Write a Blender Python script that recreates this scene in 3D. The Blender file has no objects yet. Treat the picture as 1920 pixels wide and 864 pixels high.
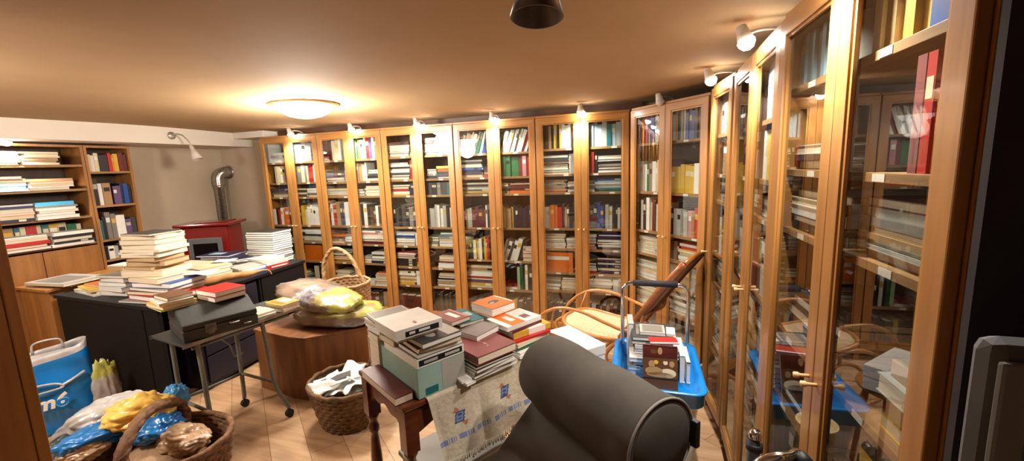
import bpy, bmesh, math, random
from mathutils import Vector, Matrix
PI = math.pi
R = math.radians
rnd = random.Random(7)
SC = bpy.context.scene
COL = SC.collection

# ------------------------------------------------------------------ camera, world, exposure
F_PX, PITCH, ROLL, YAW, CAM_H = 783.35, 0.1498, -0.0361, 0.3283, 1.5872
fwd = Vector((-math.sin(YAW)*math.cos(PITCH), math.cos(YAW)*math.cos(PITCH), -math.sin(PITCH)))
rgt = Vector((math.cos(YAW), math.sin(YAW), 0)); up = rgt.cross(fwd)
rgt2 = math.cos(ROLL)*rgt + math.sin(ROLL)*up
up2 = -math.sin(ROLL)*rgt + math.cos(ROLL)*up
cam = bpy.data.cameras.new('camera'); cam.sensor_width = 36; cam.lens = 36*F_PX/1920; cam.clip_start = 0.02
camo = bpy.data.objects.new('camera', cam); COL.objects.link(camo)
M = Matrix((rgt2, up2, -fwd)).transposed().to_4x4(); M.translation = (0, 0, CAM_H)
camo.matrix_world = M
SC.camera = camo
SC.view_settings.view_transform = 'Standard'; SC.view_settings.look = 'None'
SC.view_settings.exposure = 1.0; SC.view_settings.gamma = 1; SC.view_settings.use_curve_mapping = False
W = bpy.data.worlds.new('world'); SC.world = W; W.use_nodes = True
W.node_tree.nodes['Background'].inputs[0].default_value = (1.0, 0.8, 0.62, 1)
W.node_tree.nodes['Background'].inputs[1].default_value = 0.04
SC.cycles.caustics_reflective = False; SC.cycles.caustics_refractive = False
SC.cycles.max_bounces = 8; SC.cycles.transparent_max_bounces = 24
SC.cycles.use_denoising = True; SC.cycles.sample_clamp_indirect = 4
DOME_W, SPOT_W = 58, 30
WARM = (1.0, 0.90, 0.78); SPOTC = (1.0, 0.91, 0.80)

# ------------------------------------------------------------------ materials
MATS = {}
def lin(c):
    return tuple((x/12.92 if x <= .04045 else ((x+.055)/1.055)**2.4) for x in c)
def mat(name, col, rough=.6, metal=0, spec=.5, noise=None, bump=0, emit=None, scale=8, stretch=(1,1,1), coat=0, detail=4, srgb=True):
    """principled; noise = second colour mixed by stretched noise"""
    if name in MATS: return MATS[name]
    if srgb: col = lin(col); noise = lin(noise) if noise else None
    m = bpy.data.materials.new(name); m.use_nodes = True
    nt = m.node_tree; b = nt.nodes['Principled BSDF']
    b.inputs['Base Color'].default_value = (*col, 1); b.inputs['Roughness'].default_value = rough
    b.inputs['Metallic'].default_value = metal; b.inputs['Specular IOR Level'].default_value = spec
    if coat: b.inputs['Coat Weight'].default_value = coat; b.inputs['Coat Roughness'].default_value = .15
    if noise or bump:
        tc = nt.nodes.new('ShaderNodeTexCoord'); mp = nt.nodes.new('ShaderNodeMapping')
        mp.inputs['Scale'].default_value = stretch
        nz = nt.nodes.new('ShaderNodeTexNoise'); nz.inputs['Scale'].default_value = scale; nz.inputs['Detail'].default_value = detail
        nt.links.new(tc.outputs['Object'], mp.inputs[0]); nt.links.new(mp.outputs[0], nz.inputs[0])
        if noise:
            rp = nt.nodes.new('ShaderNodeValToRGB'); rp.color_ramp.elements[0].position = .32; rp.color_ramp.elements[1].position = .68
            rp.color_ramp.elements[0].color = (*col, 1); rp.color_ramp.elements[1].color = (*noise, 1)
            nt.links.new(nz.outputs['Fac'], rp.inputs[0]); nt.links.new(rp.outputs[0], b.inputs['Base Color'])
        if bump:
            bp = nt.nodes.new('ShaderNodeBump'); bp.inputs['Strength'].default_value = bump; bp.inputs['Distance'].default_value = .01
            nt.links.new(nz.outputs['Fac'], bp.inputs['Height']); nt.links.new(bp.outputs[0], b.inputs['Normal'])
    if emit:
        b.inputs['Emission Color'].default_value = (*emit[0], 1); b.inputs['Emission Strength'].default_value = emit[1]
    MATS[name] = m; return m

wood = mat('honey_wood', (.68,.48,.25), .38, noise=(.57,.385,.18), scale=3.5, stretch=(9,9,.7), bump=.04, coat=.2)
wood_h = mat('honey_wood_rail', (.68,.48,.25), .38, noise=(.57,.385,.18), scale=3.5, stretch=(.7,9,9), bump=.04, coat=.2)
wood_in = mat('cabinet_interior_shade', (.25,.18,.12), .6, noise=(.20,.14,.095), scale=4, stretch=(6,6,1))  # shade inside the cases put into a darker tone of the wood
wood_shelf = mat('shelf_wood', (.66,.50,.33), .5, noise=(.55,.40,.24), scale=4, stretch=(.7,8,8))
wood_dark = mat('plinth_wood', (.36,.22,.12), .5, noise=(.28,.17,.09), scale=4, stretch=(1,8,8))
wood_left = mat('pine_brown', (.66,.46,.24), .45, noise=(.56,.37,.18), scale=3, stretch=(7,7,.7))
trunk_w = mat('trunk_wood', (.54,.35,.19), .55, noise=(.42,.25,.12), scale=3, stretch=(6,6,1))
birch = mat('birch_knob', (.86,.70,.50), .4)
cherry = mat('cherry_table', (.42,.20,.09), .28, noise=(.30,.13,.06), scale=3, stretch=(1.2,8,8), coat=.5)
bent = mat('bentwood', (.76,.53,.29), .3, noise=(.64,.42,.21), scale=6, coat=.4)
chair_w = mat('chair_frame_wood', (.60,.36,.18), .3, noise=(.50,.28,.13), scale=6, stretch=(1,1,6), coat=.4)
black_desk = mat('black_desk', (.045,.04,.045), .65, noise=(.06,.05,.05), scale=3, spec=.25)
desk_side = mat('dark_desk_side', (.07,.05,.045), .75, noise=(.05,.038,.036), scale=3, spec=.2)
grey_fab = mat('grey_fabric', (.34,.325,.30), .9, noise=(.28,.265,.245), scale=6, bump=.25, spec=.2, detail=10)
grey_fab2 = mat('grey_piping', (.50,.48,.45), .8)
charcoal = mat('charcoal_metal', (.22,.235,.235), .5, noise=(.17,.18,.18), scale=5)
case_m = mat('typewriter_case', (.22,.235,.225), .65, noise=(.18,.19,.18), scale=5, bump=.15, spec=.3)
case_b = mat('typewriter_case_base', (.17,.165,.155), .6, noise=(.22,.20,.18), scale=14, bump=.1)
tube_grey = mat('grey_tube', (.50,.51,.47), .45, noise=(.40,.41,.38), scale=9)
chrome = mat('chrome', (.82,.82,.82), .12, metal=1)
steel = mat('brushed_steel', (.62,.60,.57), .35, metal=1, noise=(.5,.48,.45), scale=12)
black_r = mat('black_rubber', (.06,.055,.07), .55)
grip_m = mat('grip_foam', (.12,.12,.17), .7)
blue_pl = mat('blue_plastic', (.03,.52,.86), .3, coat=.3)
red_en = mat('red_enamel', (.48,.05,.05), .18, coat=.8)
stove_gr = mat('stove_grey', (.42,.43,.44), .4, metal=.3)
stove_gl = mat('stove_glass', (.05,.05,.055), .08)
wicker = mat('wicker_brown', (.52,.37,.24), .7, noise=(.36,.24,.14), scale=40, bump=.5)
wicker_l = mat('wicker_light', (.72,.58,.42), .7, noise=(.55,.42,.28), scale=40, bump=.5)
wicker_b = mat('wicker_bark', (.45,.33,.19), .75, noise=(.30,.20,.11), scale=30, bump=.6)
cane = mat('cane_weave', (.87,.77,.62), .6, noise=(.76,.65,.50), scale=90)
white_s = mat('sticker_white', (.92,.90,.86), .6)
page = mat('book_pages', (.91,.87,.79), .8, noise=(.83,.78,.68), scale=6, stretch=(1,1,60))
page_t = mat('book_pages_tan', (.80,.70,.55), .8, noise=(.70,.60,.45), scale=6, stretch=(1,1,60))
page_w = mat('book_pages_white', (.95,.95,.94), .8, noise=(.88,.88,.86), scale=6, stretch=(1,1,60))
lamp_met = mat('lamp_metal', (.70,.68,.66), .35, metal=.6)
shade_w = mat('lamp_shade_grey', (.78,.75,.71), .4)
shade_d = mat('lamp_shade_dark', (.33,.29,.27), .3, metal=.5)
cream_m = mat('cream_plastic', (.88,.80,.60), .4)
lamp_glass = mat('dome_glass', (.95,.92,.88), .3, emit=((1,.95,.88), 14), srgb=False)
bulb_m = mat('lit_bulb', (1,.95,.9), .3, emit=((1,.93,.82), 60), srgb=False)
dark_wall = mat('dark_wall', (.14,.115,.15), .9, noise=(.12,.10,.13), scale=5)
panel_gr = mat('panel_grey', (.33,.335,.34), .8, noise=(.29,.29,.29), scale=6)

COLS = {'w':('white',(.95,.945,.92)),'c':('cream',(.89,.83,.70)),'g':('grey',(.52,.50,.48)),'d':('dark grey',(.26,.255,.26)),
 'k':('black',(.10,.10,.11)),'n':('navy',(.10,.13,.27)),'b':('blue',(.10,.30,.62)),'s':('pale blue',(.62,.74,.80)),
 'r':('red',(.74,.14,.12)),'m':('maroon',(.40,.12,.12)),'o':('orange',(.90,.45,.10)),'y':('yellow',(.86,.70,.25)),
 't':('tan',(.67,.54,.38)),'u':('brown',(.36,.23,.14)),'e':('green',(.08,.42,.24)),'p':('purple',(.40,.30,.48)),
 'q':('teal',(.10,.42,.46)),'l':('light grey',(.72,.71,.68)),'v':('pale green',(.66,.78,.62)),'i':('pink',(.82,.56,.56)),
 'z':('mauve',(.54,.28,.29)),'x':('mint',(.62,.76,.72)),'a':('cyan',(.25,.65,.82))}
CM = {k: mat('cover_'+v[0].replace(' ', '_'), v[1], .42, noise=tuple(c*.90 for c in v[1]), scale=5) for k, v in COLS.items()}

def plaster(name, c1, c2, scale=1.6, bump=.15):
    return mat(name, c1, .85, noise=c2, scale=scale, bump=bump, detail=8, spec=.2)
ceil_m = plaster('ceiling_plaster', (.71,.60,.46), (.67,.56,.42), 1.2, .25)
wall_m = plaster('wall_plaster', (.80,.74,.65), (.74,.68,.59))
wall_b = plaster('beam_plaster', (.90,.87,.82), (.87,.83,.78))

def floor_mat():
    m = bpy.data.materials.new('laminate_floor'); m.use_nodes = True; nt = m.node_tree; b = nt.nodes['Principled BSDF']
    tc = nt.nodes.new('ShaderNodeTexCoord'); mp = nt.nodes.new('ShaderNodeMapping'); mp.inputs['Rotation'].default_value = (0,0,R(38))
    br = nt.nodes.new('ShaderNodeTexBrick'); br.offset = .37
    br.inputs['Scale'].default_value = 1; br.inputs['Brick Width'].default_value = 1.25; br.inputs['Row Height'].default_value = .19
    br.inputs['Mortar Size'].default_value = .0015; br.inputs['Color1'].default_value = (*lin((.80,.67,.53)),1)
    br.inputs['Color2'].default_value = (*lin((.70,.56,.42)),1); br.inputs['Mortar'].default_value = (*lin((.45,.32,.2)),1)
    m2 = nt.nodes.new('ShaderNodeMapping'); m2.inputs['Rotation'].default_value = (0,0,R(38)); m2.inputs['Scale'].default_value = (1,9,1)
    nz = nt.nodes.new('ShaderNodeTexNoise'); nz.inputs['Scale'].default_value = 3; nz.inputs['Detail'].default_value = 6
    mx = nt.nodes.new('ShaderNodeMix'); mx.data_type = 'RGBA'; mx.blend_type = 'MULTIPLY'; mx.inputs[0].default_value = .55
    rp = nt.nodes.new('ShaderNodeValToRGB'); rp.color_ramp.elements[0].position = .3; rp.color_ramp.elements[0].color = (.55,.48,.42,1)
    rp.color_ramp.elements[1].position = .65; rp.color_ramp.elements[1].color = (1,1,1,1)
    L = nt.links.new
    L(tc.outputs['Object'], mp.inputs[0]); L(mp.outputs[0], br.inputs[0]); L(tc.outputs['Object'], m2.inputs[0]); L(m2.outputs[0], nz.inputs[0])
    L(nz.outputs['Fac'], rp.inputs[0]); L(br.outputs[0], mx.inputs[6]); L(rp.outputs[0], mx.inputs[7]); L(mx.outputs[2], b.inputs['Base Color'])
    b.inputs['Roughness'].default_value = .32
    return m
floor_m = floor_mat()

def glass_mat(name, tint=(.86,.90,.89), base=.15, rough=0.0):
    m = bpy.data.materials.new(name); m.use_nodes = True; nt = m.node_tree; nt.nodes.remove(nt.nodes['Principled BSDF'])
    out = nt.nodes['Material Output']; tr = nt.nodes.new('ShaderNodeBsdfTransparent'); tr.inputs[0].default_value = (*tint,1)
    gl = nt.nodes.new('ShaderNodeBsdfGlossy'); gl.inputs['Roughness'].default_value = rough
    lw = nt.nodes.new('ShaderNodeLayerWeight'); lw.inputs[0].default_value = .5
    pw = nt.nodes.new('ShaderNodeMath'); pw.operation = 'POWER'; pw.inputs[1].default_value = 5
    ml = nt.nodes.new('ShaderNodeMath'); ml.operation = 'MULTIPLY_ADD'; ml.inputs[1].default_value = 1-base; ml.inputs[2].default_value = base
    mx = nt.nodes.new('ShaderNodeMixShader'); L = nt.links.new
    L(lw.outputs['Facing'], pw.inputs[0]); L(pw.outputs[0], ml.inputs[0]); L(ml.outputs[0], mx.inputs[0])
    L(tr.outputs[0], mx.inputs[1]); L(gl.outputs[0], mx.inputs[2]); L(mx.outputs[0], out.inputs[0])
    return m
glass = glass_mat('door_glass')

def clear_plastic():
    m = bpy.data.materials.new('clear_plastic'); m.use_nodes = True; nt = m.node_tree; b = nt.nodes['Principled BSDF']
    b.inputs['Base Color'].default_value = (.80,.80,.78,1); b.inputs['Roughness'].default_value = .25; b.inputs['Alpha'].default_value = .38
    return m
clear_m = clear_plastic()

# ------------------------------------------------------------------ mesh helpers
class MB:
    def __init__(s): s.bm = bmesh.new(); s.mi = 0
    def _new(s, vs, fs, smooth=False, Mx=None):
        bv = [s.bm.verts.new(Mx @ Vector(v) if Mx else v) for v in vs]
        for f in fs:
            try:
                fc = s.bm.faces.new([bv[i] for i in f]); fc.material_index = s.mi; fc.smooth = smooth
            except ValueError: pass
        return bv
    def box(s, x0, x1, y0, y1, z0, z1, Mx=None):
        s._new([(x0,y0,z0),(x1,y0,z0),(x1,y1,z0),(x0,y1,z0),(x0,y0,z1),(x1,y0,z1),(x1,y1,z1),(x0,y1,z1)],
               [(0,3,2,1),(4,5,6,7),(0,1,5,4),(1,2,6,5),(2,3,7,6),(3,0,4,7)], Mx=Mx); return s
    def ring(s, x0, x1, y0, y1, z0, z1, st, sb):
        """mitred rectangular frame in the xz plane: stiles material 0, rails material 1"""
        o = [(x0,z0),(x1,z0),(x1,z1),(x0,z1)]; i = [(x0+st,z0+sb),(x1-st,z0+sb),(x1-st,z1-st),(x0+st,z1-st)]
        vs = [(p[0],y,p[1]) for y in (y0,y1) for p in o+i]
        for k in range(4):
            n = (k+1) % 4; s.mi = 1 if k in (0,2) else 0
            s._new([vs[j] for j in (k,n,4+n,4+k,8+k,8+n,12+n,12+k)], [(0,1,2,3),(7,6,5,4),(0,4,5,1),(2,6,7,3)])
        s.mi = 0; return s
    def prism(s, poly, z0, z1, Mx=None, smooth=False, top_scale=1, top_shift=(0,0)):
        n = len(poly); cx = sum(p[0] for p in poly)/n; cy = sum(p[1] for p in poly)/n
        vs = [(p[0],p[1],z0) for p in poly] + [(cx+(p[0]-cx)*top_scale+top_shift[0], cy+(p[1]-cy)*top_scale+top_shift[1], z1) for p in poly]
        s._new(vs, [tuple(range(n-1,-1,-1)), tuple(range(n,2*n))], Mx=Mx)
        s._new(vs, [(i,(i+1)%n,n+(i+1)%n,n+i) for i in range(n)], smooth, Mx); return s
    def tube(s, pts, r, seg=10, closed=False, Mx=None, flat=None):
        pts = [Vector(p) for p in pts]; n = len(pts); rings = []
        rr = r if isinstance(r, (list,tuple)) else [r]*n
        prev = None
        for i, p in enumerate(pts):
            if closed: t = pts[(i+1)%n]-pts[i-1]
            else: t = pts[min(i+1,n-1)]-pts[max(i-1,0)]
            t.normalize()
            if prev is None:
                a = Vector((0,0,1)) if abs(t.z) < .9 else Vector((1,0,0)); u = t.cross(a).normalized()
            else: u = (prev - t*prev.dot(t)).normalized()
            prev = u; v = t.cross(u)
            fl = flat or 1
            rings.append([p + (u*math.cos(2*PI*k/seg)*fl + v*math.sin(2*PI*k/seg))*rr[i] for k in range(seg)])
        vs = [q for rg in rings for q in rg]; fs = []
        m = n if closed else n-1
        for i in range(m):
            j = (i+1)%n
            for k in range(seg): fs.append((i*seg+k, i*seg+(k+1)%seg, j*seg+(k+1)%seg, j*seg+k))
        s._new(vs, fs, True, Mx)
        if not closed: s._new(vs, [tuple(range(seg-1,-1,-1)), tuple((n-1)*seg+k for k in range(seg))], False, Mx)
        return s
    def lathe(s, prof, seg=24, Mx=None, sx=1, sy=1, smooth=True):
        vs = [(r*math.cos(2*PI*k/seg)*sx, r*math.sin(2*PI*k/seg)*sy, z) for r, z in prof for k in range(seg)]
        n = len(prof); fs = [(i*seg+k, i*seg+(k+1)%seg, (i+1)*seg+(k+1)%seg, (i+1)*seg+k) for i in range(n-1) for k in range(seg)]
        s._new(vs, fs, smooth, Mx)
        if prof[0][0] > 1e-4: s._new(vs, [tuple(range(seg-1,-1,-1))], False, Mx)
        if prof[-1][0] > 1e-4: s._new(vs, [tuple((n-1)*seg+k for k in range(seg))], False, Mx)
        return s
    def grid(s, fn, nu, nv, mi=None, smooth=True, Mx=None):
        vs = [fn(i/nu, j/nv) for j in range(nv+1) for i in range(nu+1)]
        bv = [s.bm.verts.new(Mx @ Vector(v) if Mx else v) for v in vs]
        for j in range(nv):
            for i in range(nu):
                a = j*(nu+1)+i
                f = s.bm.faces.new((bv[a],bv[a+1],bv[a+nu+2],bv[a+nu+1])); f.smooth = smooth
                f.material_index = mi((i+.5)/nu,(j+.5)/nv) if mi else s.mi
        return s
    def build(s, name, mats, parent=None, bevel=0, solid=0, sub=0, normals=True):
        bmesh.ops.remove_doubles(s.bm, verts=s.bm.verts, dist=1e-5)
        if normals: bmesh.ops.recalc_face_normals(s.bm, faces=s.bm.faces)
        me = bpy.data.meshes.new(name); s.bm.to_mesh(me); s.bm.free()
        for m in (mats if isinstance(mats, (list,tuple)) else [mats]): me.materials.append(m)
        o = bpy.data.objects.new(name, me); COL.objects.link(o)
        if parent: o.parent = parent
        if solid:
            md = o.modifiers.new('solid','SOLIDIFY'); md.thickness = solid; md.offset = 0
        if bevel:
            md = o.modifiers.new('bevel','BEVEL'); md.width = bevel; md.segments = 2; md.limit_method = 'ANGLE'
        if sub:
            md = o.modifiers.new('sub','SUBSURF'); md.levels = sub; md.render_levels = sub
        return o
LABELS = []
def tag(o, label=None, cat=None, group=None, kind=None):
    if label:
        if not 4 <= len(label.split()) <= 16: print('BADLABEL', label)
        o['label'] = label; LABELS.append((label, group))
    if cat: o['category'] = cat
    if group: o['group'] = group
    if kind: o['kind'] = kind
    return o
def thing(name, label, cat, loc=(0,0,0), rz=0, group=None, rot=None):
    o = bpy.data.objects.new(name, None); o.empty_display_size = .05; COL.objects.link(o); o.location = loc
    o.rotation_euler = rot or (0,0,rz)
    return tag(o, label, cat, group)
def struct(name, mb, m, **k):
    o = mb.build(name, m, **k); o['kind'] = 'structure'; return o
def RZ(loc, rz): return Matrix.Translation(loc) @ Matrix.Rotation(rz, 4, 'Z')
def copy_tree(o, parent=None):
    c = o.copy(); COL.objects.link(c)
    if parent is not None: c.parent = parent
    for ch in list(o.children): copy_tree(ch, c)
    return c
def smoothpath(pts, n=6, closed=False):
    pts = [Vector(p) for p in pts]; out = []; N = len(pts)
    rng = range(N) if closed else range(N-1)
    for i in rng:
        if closed: p0,p1,p2,p3 = pts[i-1],pts[i],pts[(i+1)%N],pts[(i+2)%N]
        else: p0,p1,p2,p3 = pts[max(i-1,0)],pts[i],pts[i+1],pts[min(i+2,N-1)]
        for k in range(n):
            t = k/n
            out.append(.5*((2*p1)+(-p0+p2)*t+(2*p0-5*p1+4*p2-p3)*t*t+(-p0+3*p1-3*p2+p3)*t**3))
    if not closed: out.append(pts[-1])
    return out
def light(name, loc, power, color, size=.03, parent=None, kind='POINT', rot=None, spot=None, blend=.5):
    l = bpy.data.lights.new(name, kind); l.energy = power; l.color = color
    l.shadow_soft_size = size
    if kind == 'SPOT': l.spot_size = spot; l.spot_blend = blend
    o = bpy.data.objects.new(name, l); COL.objects.link(o); o.location = loc
    if rot: o.rotation_euler = rot
    if parent: o.parent = parent
    return o

# ------------------------------------------------------------------ room shell
ZC = 2.12
XL, XR, YB, YF = -5.24, .76, 3.96, -1.6
struct('floor', MB().box(XL-.1, XR+.1, YF-.1, YB+.1, -.06, 0), floor_m)
# the ceiling is a slightly uneven plastered vault
def ceil_fn(u, v):
    x = XL-.1+(XR-XL+.2)*u; y = YF-.1+(YB-YF+.2)*v
    return (x, y, ZC + .012*math.sin(x*2.1+y*.7)*math.sin(y*1.9-.6))
struct('ceiling', MB().grid(ceil_fn, 60, 50), ceil_m, solid=.04)
struct('wall_back', MB().box(XL-.1, XR+.1, YB, YB+.08, 0, ZC+.05), wall_m)
struct('wall_left', MB().box(XL-.08, XL, YF, YB, 0, ZC+.05), wall_m)
struct('wall_right', MB().box(XR, XR+.08, YF, YB, 0, ZC+.05), dark_wall)
struct('wall_front', MB().box(XL-.1, XR+.1, YF-.08, YF, 0, ZC+.05), wall_m)
struct('wall_pier', MB().box(.381, XR, .66, .674, 0, ZC+.02), dark_wall)
struct('shade_strip_back', MB().box(-4.2, -.1, 3.90, 3.93, 2.0, 2.14), wood_dark)  # shadow band above the back cases, put in as a dark strip
struct('shade_strip_right', MB().box(.66, .70, .80, 2.8, 2.0, 2.14), wood_dark)  # dark strip standing in for the shade above the right-hand cases
struct('trim_1', MB().box(XL, -4.66, YF, YB, 1.945, 2.14), wall_b, bevel=.006)     # boxed beam along the left wall
struct('trim_2', MB().box(-4.66, -4.2, 3.70, YB, 2.03, 2.14), wall_b, bevel=.004)
struct('baseboard_left', MB().box(XL, XL+.012, 2.83, YB, 0, .07), wall_b)
struct('baseboard_back', MB().box(XL, -4.2, YB-.012, YB, 0, .07), wall_b)

# ------------------------------------------------------------------ books: one builder for shelves, one for close-up books
ORD = ['zeroth','first','second','third','fourth','fifth','sixth','seventh','eighth','ninth','tenth','eleventh','twelfth','thirteenth',
       'fourteenth','fifteenth','sixteenth','seventeenth','eighteenth','nineteenth','twentieth']
def o_(n): return ORD[n] if n < len(ORD) else '%dth' % n
BOOKS = []          # shelf books, collected first; the largest seen become single objects, the far rest one stuff object
def book_geo(mb, t, d, h, upright, Mx, band=False, pg=1):
    """closed book; spine faces local -y. upright: t along x, h along z. lying: t along z, h along x."""
    c = .0025; i = .003
    def bx(x0,x1,y0,y1,z0,z1,mi):
        mb.mi = mi
        if upright: mb.box(x0,x1,y0,y1,z0,z1,Mx)
        else: mb.box(z0,z1,y0,y1,x0,x1,Mx)
    bx(0,t,0,c,0,h,0); bx(0,c,c,d,0,h,0); bx(t-c,t,c,d,0,h,0)
    bx(c,t-c,c,d-i,i,h-i,pg)
    if band:
        bx(t*.12,t*.88,-.0006,0,h*.62,h*.80,2)
    mb.mi = 0
def build_shelf_book(b):
    mb = MB(); book_geo(mb, b['t'], b['d'], b['h'], b['up'], b['ml'], b['band'])
    o = mb.build('book', [CM[b['c']], b['pm'], CM[b['bc']]], None, normals=False)
    o.matrix_world = b['M']
    tag(o, b['label'], 'book', b['group']); return o

ZS = {}
def fill(half, x0, x1, z0, z1, dsl, FM, case, shelf, rec=.045, depth=.22, group='books in the glass-fronted bookcases'):
    """dsl tokens: U.20:wkr upright run, S.15:wwc lying pile, L.2:wk leaning run, B.2:o folder facing out, -.05 gap"""
    x = x0+.004; toks = dsl.split(); avail = x1-x0-.008
    fixed = 0; flex = 0
    for tk in toks:
        if tk[0] == '-': fixed += float(tk[1:]); continue
        w = tk[1:].split(':')[0]
        if w: fixed += float(w)
        else: flex += 1
    fw = max(.03, (avail-fixed)/max(flex,1)); H = z1-z0-.03; k = 0; pile = 0
    nU = sum(len(t.split(':')[1]) for t in toks if t[0] in 'UL')
    for tk in toks:
        if tk[0] == '-': x += float(tk[1:]); continue
        ty = tk[0]; wd, cols = tk[1:].split(':'); w = float(wd) if wd else fw
        if x+w > x1: w = x1-x
        if w < .02: continue
        if ty in 'ULB':
            ws = [rnd.uniform(.6,1.5) for _ in cols]
            if ty == 'B': ws = [1]*len(cols)
            sc = w/sum(ws); xx = x; base = min(H, rnd.uniform(.19,.25))
            for c, q in zip(cols, ws):
                t = q*sc; h = min(H-.004, max(.12, base+rnd.uniform(-.035,.02))); d = min(depth, h*.72)
                if ty == 'B': d = .05
                k += 1; tilt = 0
                if ty == 'L': tilt = R(rnd.choice([17,19,21])) ; t = t*math.cos(tilt)*.93
                y = rec+rnd.uniform(.0,.018)+(.0 if h > .15 else .01)
                ml = Matrix.Identity(4)
                loc = Matrix.Translation((xx, y, z0+.0005)) @ Matrix.Rotation(tilt if ty == 'L' else 0, 4, 'Y')
                if ty == 'L': h = min(h, (H-.02)/math.cos(tilt)-t*.3)
                side = 'standing' if ty == 'U' else ('leaning' if ty == 'L' else 'facing out')
                BOOKS.append(dict(t=t*.97, d=d, h=h, up=True, M=FM @ loc, ml=ml, c=c, pm=page, band=rnd.random() < .35, bc=rnd.choice('wcykl'),
                    label='%s book %s %s from left, %s%s shelf, %s' % (COLS[c][0], side, o_(k), half, o_(shelf), case), group=group, case=case, n=len(BOOKS)))
                xx += q*sc
            x += w
        elif ty == 'S':
            pile += 1; ts = [rnd.uniform(.7,1.4) for _ in cols]
            tot = min(H*.88, len(cols)*.024); tot = max(tot, H*.5) if len(cols) > 3 else tot
            sc = tot/sum(ts); z = z0+.0005
            for j, (c, q) in enumerate(zip(cols, ts)):
                t = q*sc; h = w*rnd.uniform(.86,1.0); d = min(depth, max(.12, h*rnd.uniform(.7,1.0)))
                y = rec+rnd.uniform(0,.02); xo = x+rnd.uniform(0, w-h)
                flip = rnd.random() < .5     # fore edge or spine to the front
                loc = Matrix.Translation((xo, y, z))
                ml = Matrix.Identity(4)
                if flip: ml = Matrix.Translation((0, d, 0)) @ Matrix.Scale(-1, 4, (0,1,0))
                BOOKS.append(dict(t=t*.97, d=d, h=h, up=False, M=FM @ loc, ml=ml, c=c, pm=rnd.choice([page,page_w,page]), band=rnd.random() < .4, bc=rnd.choice('wckl'),
                    label='%s book lying %s from bottom, %s pile, %s%s shelf, %s' % (COLS[c][0], o_(j+1), o_(pile), half, o_(shelf), case), group=group, case=case, n=len(BOOKS)))
                z += t
            x += w

# ------------------------------------------------------------------ glass-fronted bookcases
def make_case(label, x, y, rz, shelves, width=.8, doors=2, group='glass-fronted oak bookcases', depth=.30, top=2.02):
    t = thing('bookcase', label, 'bookcase', (x, y, 0), rz, group)
    s = .018; e = .0012
    m = MB(); m.box(e, s, .022, depth, .0, top-.018).box(width-s, width-e, .022, depth, 0, top-.018)
    m.build('side_panel', wood, t)
    MB().box(e, width-e, .012, depth, top-.018, top).build('top_board', wood_h, t, bevel=.002)
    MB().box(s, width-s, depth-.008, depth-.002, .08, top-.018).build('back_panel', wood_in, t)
    MB().box(s, width-s, .03, .045, 0, .078).build('plinth', wood_dark, t)
    for i, z in enumerate(shelves + [.10]):
        so = MB().box(s, width-s, .036, depth-.01, z-.02, z).build('shelf', wood_shelf, t, bevel=.001)
        if z > .15:
            for hx in ([.2,.6] if doors == 2 else [.2]):
                if rnd.random() < .8:
                    q = hx+rnd.uniform(-.09,.09)
                    MB().box(q-.022, q+.022, .0348, .0358, z-.018, z-.002).build('shelf_label', white_s, so)
    w = (width-.006)/doors; st = .052
    for k in range(doors):
        x0 = .003+k*w; x1 = x0+w-.003; z0, z1 = .09, 2.0
        d = MB().ring(x0, x1, 0, .02, z0, z1, st, st+.01).build('door', [wood, wood_h], t, bevel=.003)
        MB().ring(x0+st, x1-st, .005, .012, z0+st+.01, z1-st, .010, .010).build('glazing_bead', wood, d)
        m = MB(); m._new([(x0+st,.012,z0+st+.01),(x1-st,.012,z0+st+.01),(x1-st,.012,z1-st),(x0+st,.012,z1-st)], [(0,1,2,3)])
        m.build('glass_pane', glass, d)
        hx = (x1-.022) if (k == 0 and doors == 2) else x0+.022
        MB().lathe([(.0045,0),(.0045,.02),(.0075,.024),(.0075,.034),(0,.036)], 10, Matrix.Translation((hx, 0, 1.03)) @ Matrix.Rotation(R(90), 4, 'X')).build('handle', birch, d)
    return t
def case_fill(name, x, y, rz, shelves, rows, width=.8, depth=.22):
    """rows: list of (left dsl, right dsl) from the top shelf down"""
    FM = RZ((x, y, 0), rz); zs = [1.985]+list(shelves)+[.10]
    for i in range(len(zs)-1):
        if i >= len(rows): break
        z1 = zs[i]-.005; z0 = zs[i+1]; r = rows[i]
        if len(r) == 2:
            if r[0]: fill('left half, ', .02, width/2-.005, z0, z1, r[0], FM, name, i+1, depth=depth)
            if r[1]: fill('right half, ', width/2+.005, width-.02, z0, z1, r[1], FM, name, i+1, depth=depth)
        elif r[0]: fill('', .02, width-.02, z0, z1, r[0], FM, name, i+1, depth=depth)
X0, D0 = -4.187, 3.626
SH = {'A':[1.732,1.505,1.345,1.03,.84,.62,.38],'B':[1.728,1.50,1.347,1.03,.831,.624,.374],'C':[1.733,1.505,1.345,1.024,.828,.607,.41],
      'D':[1.726,1.505,1.348,1.027,.712,.429],'E':[1.736,1.513,1.352,1.03,.842,.622,.45]}
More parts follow.
